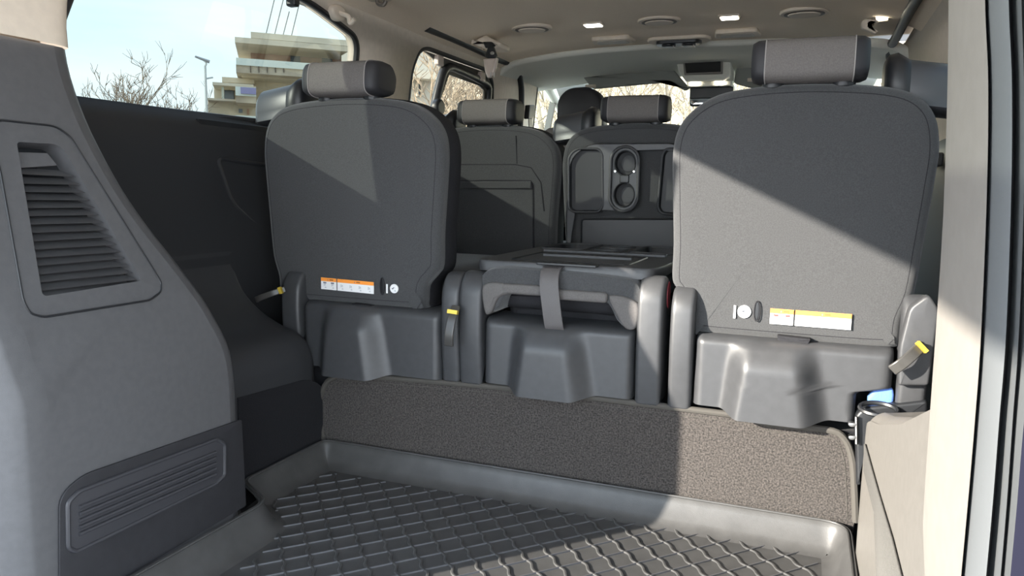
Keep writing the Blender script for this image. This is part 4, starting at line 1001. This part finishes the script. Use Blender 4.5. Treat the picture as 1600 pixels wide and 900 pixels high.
# pale building behind the trees (second left window)
bC = thing('pale_building', far(650, 200, 15), 'pale plastered building with a ledge seen through the second left window', 'building')
c1 = far(660, 200, 15)
def slab2(px0, py0, px1, py1, dep, th, name, m):
    n2 = Vector((.75, -.66, 0)); u2 = Vector((.66, .75, 0)); b0 = c1 - n2 * dep
    a = PN(px0, py0, b0, n2); b = PN(px1, py1, b0, n2)
    v = [Vector((p.x, p.y, z)) - n2 * t_ for p in (a, b) for t_ in (0, th) for z in (min(a.z, b.z), max(a.z, b.z))]
    return MB().add(v, [(0, 1, 3, 2), (4, 6, 7, 5), (0, 4, 5, 1), (2, 3, 7, 6), (0, 2, 6, 4), (1, 5, 7, 3)]).build(name, m, bC, smooth=False)
slab2(600, 330, 688, 60, 0, 3, 'wall', m_bk)
slab2(600, 117, 688, 113, -.3, 1, 'ledge', m_conc)
slab2(652, 150, 654, 118, -.1, .2, 'window_frame', m_conc2); slab2(658, 150, 660, 118, -.1, .2, 'window_frame', m_conc2)
slab2(654, 150, 658, 118, -.03, .2, 'window', m_pane)
# wooded bank
m_bank = mat('dry_bank', (.30, .23, .14), 1, .6, 3, col2=(.52, .44, .30), vs=1.3, detail=8)
def bank(u, v):
    ang = radians(-30.5 + 68 * u); R_ = 17 + 26 * v
    h = -.6 + 9.0 * ss(0, 1, v) * ss(0, .05, u) + .5 * sin(9 * u + 5 * v) * v
    return (sin(ang) * R_, cos(ang) * R_, h)
grid(bank, 60, 16).build('ground_bank', m_bank, kind='structure')
m_bark = mat('bark', (.26, .20, .14), .9, .4, 20, .25, 6)
def tree_mesh(seed, H):
    rnd = random.Random(seed); mb = MB()
    def br(p, d, L, r, lev):
        n = 3 if lev < 3 else 2; pts = [p]; rs_ = [r]; q = p.copy(); dd = d.copy()
        for i in range(n):
            dd = (dd + Vector((rnd.uniform(-.25, .25), rnd.uniform(-.25, .25), rnd.uniform(-.05, .18)))).normalized()
            q = q + dd * L / n; pts.append(q.copy()); rs_.append(r * (1 - .55 * (i + 1) / n))
        t_ = tube(pts, rs_, 5 if lev < 2 else 3, caps=False); mb.add(t_.v, t_.f)
        if lev >= 5: return
        for k in range(3 if lev < 4 else 3):
            t = rnd.uniform(.35, 1) if k else 1
            i = min(n - 1, int(t * n)); s0 = pts[i].lerp(pts[i + 1], t * n - i if t < 1 else 1)
            ax = Vector((rnd.uniform(-1, 1), rnd.uniform(-1, 1), rnd.uniform(-.3, .9))).normalized()
            nd = (dd + ax * .85).normalized(); br(s0, nd, L * rnd.uniform(.55, .8), max(.012, r * .5), lev + 1)
    br(Vector((0, 0, 0)), Vector((0, 0, 1)), H * .33, H * .022, 0)
    return mb
tm = []
def tree(x, y, z, i, lab, grp, sc=1, rot=0):
    k = i % 3
    if len(tm) <= k:
        o = tree_mesh(11 + k, 6.5).build('bare_tree', m_bark, angle=80); o.data.name = 'bare_tree_mesh'; tm.append(o.data)
    else:
        o = bpy.data.objects.new('bare_tree', tm[k]); COL.objects.link(o)
    o.location = (x, y, z - .05); o.rotation_euler = (0, 0, rot); o.scale = (sc, sc, sc)
    meta(o, lab, 'tree', grp)
cnt = 0; rnd = random.Random(3)
for k in range(5):       # seen through the second side window
    p = far(655 + k * 24, 300, 13 + (k % 3) * 4); tree(p.x, p.y, -.6, cnt, 'leafless tree outside the second left window', 'bare trees outside the second left window', .8 + .05 * (k % 3), k * 1.3); cnt += 1
for k in range(9):      # ahead
    p = far(830 + k * 34, 300, 13.5 + (k % 3) * 4); tree(p.x, p.y, -.6, cnt, 'leafless tree ahead, behind the windscreen and front door glass', 'bare trees ahead of the van', .85 + .06 * (k % 3), k * .9); cnt += 1
for k in range(2):
    p = far(1395 + k * 30, 300, 14 + 4 * k); tree(p.x, p.y, -.6, cnt, 'leafless tree outside the right side window', 'bare trees outside the right window', .8, k * 1.7); cnt += 1
for k, (px, D, sc) in enumerate(((195, 42, 1.15), (215, 38, 1.2), (253, 44, 1.2), (268, 40, 1.08), (290, 43, 1.05), (316, 39, .98))):
    p = far(px, 300, D); tree(p.x, p.y, -.6, cnt, 'bare treetop rising just above the sill of the left rear window', 'treetops above the left sill', sc * 1.0, k * 2.1); cnt += 1
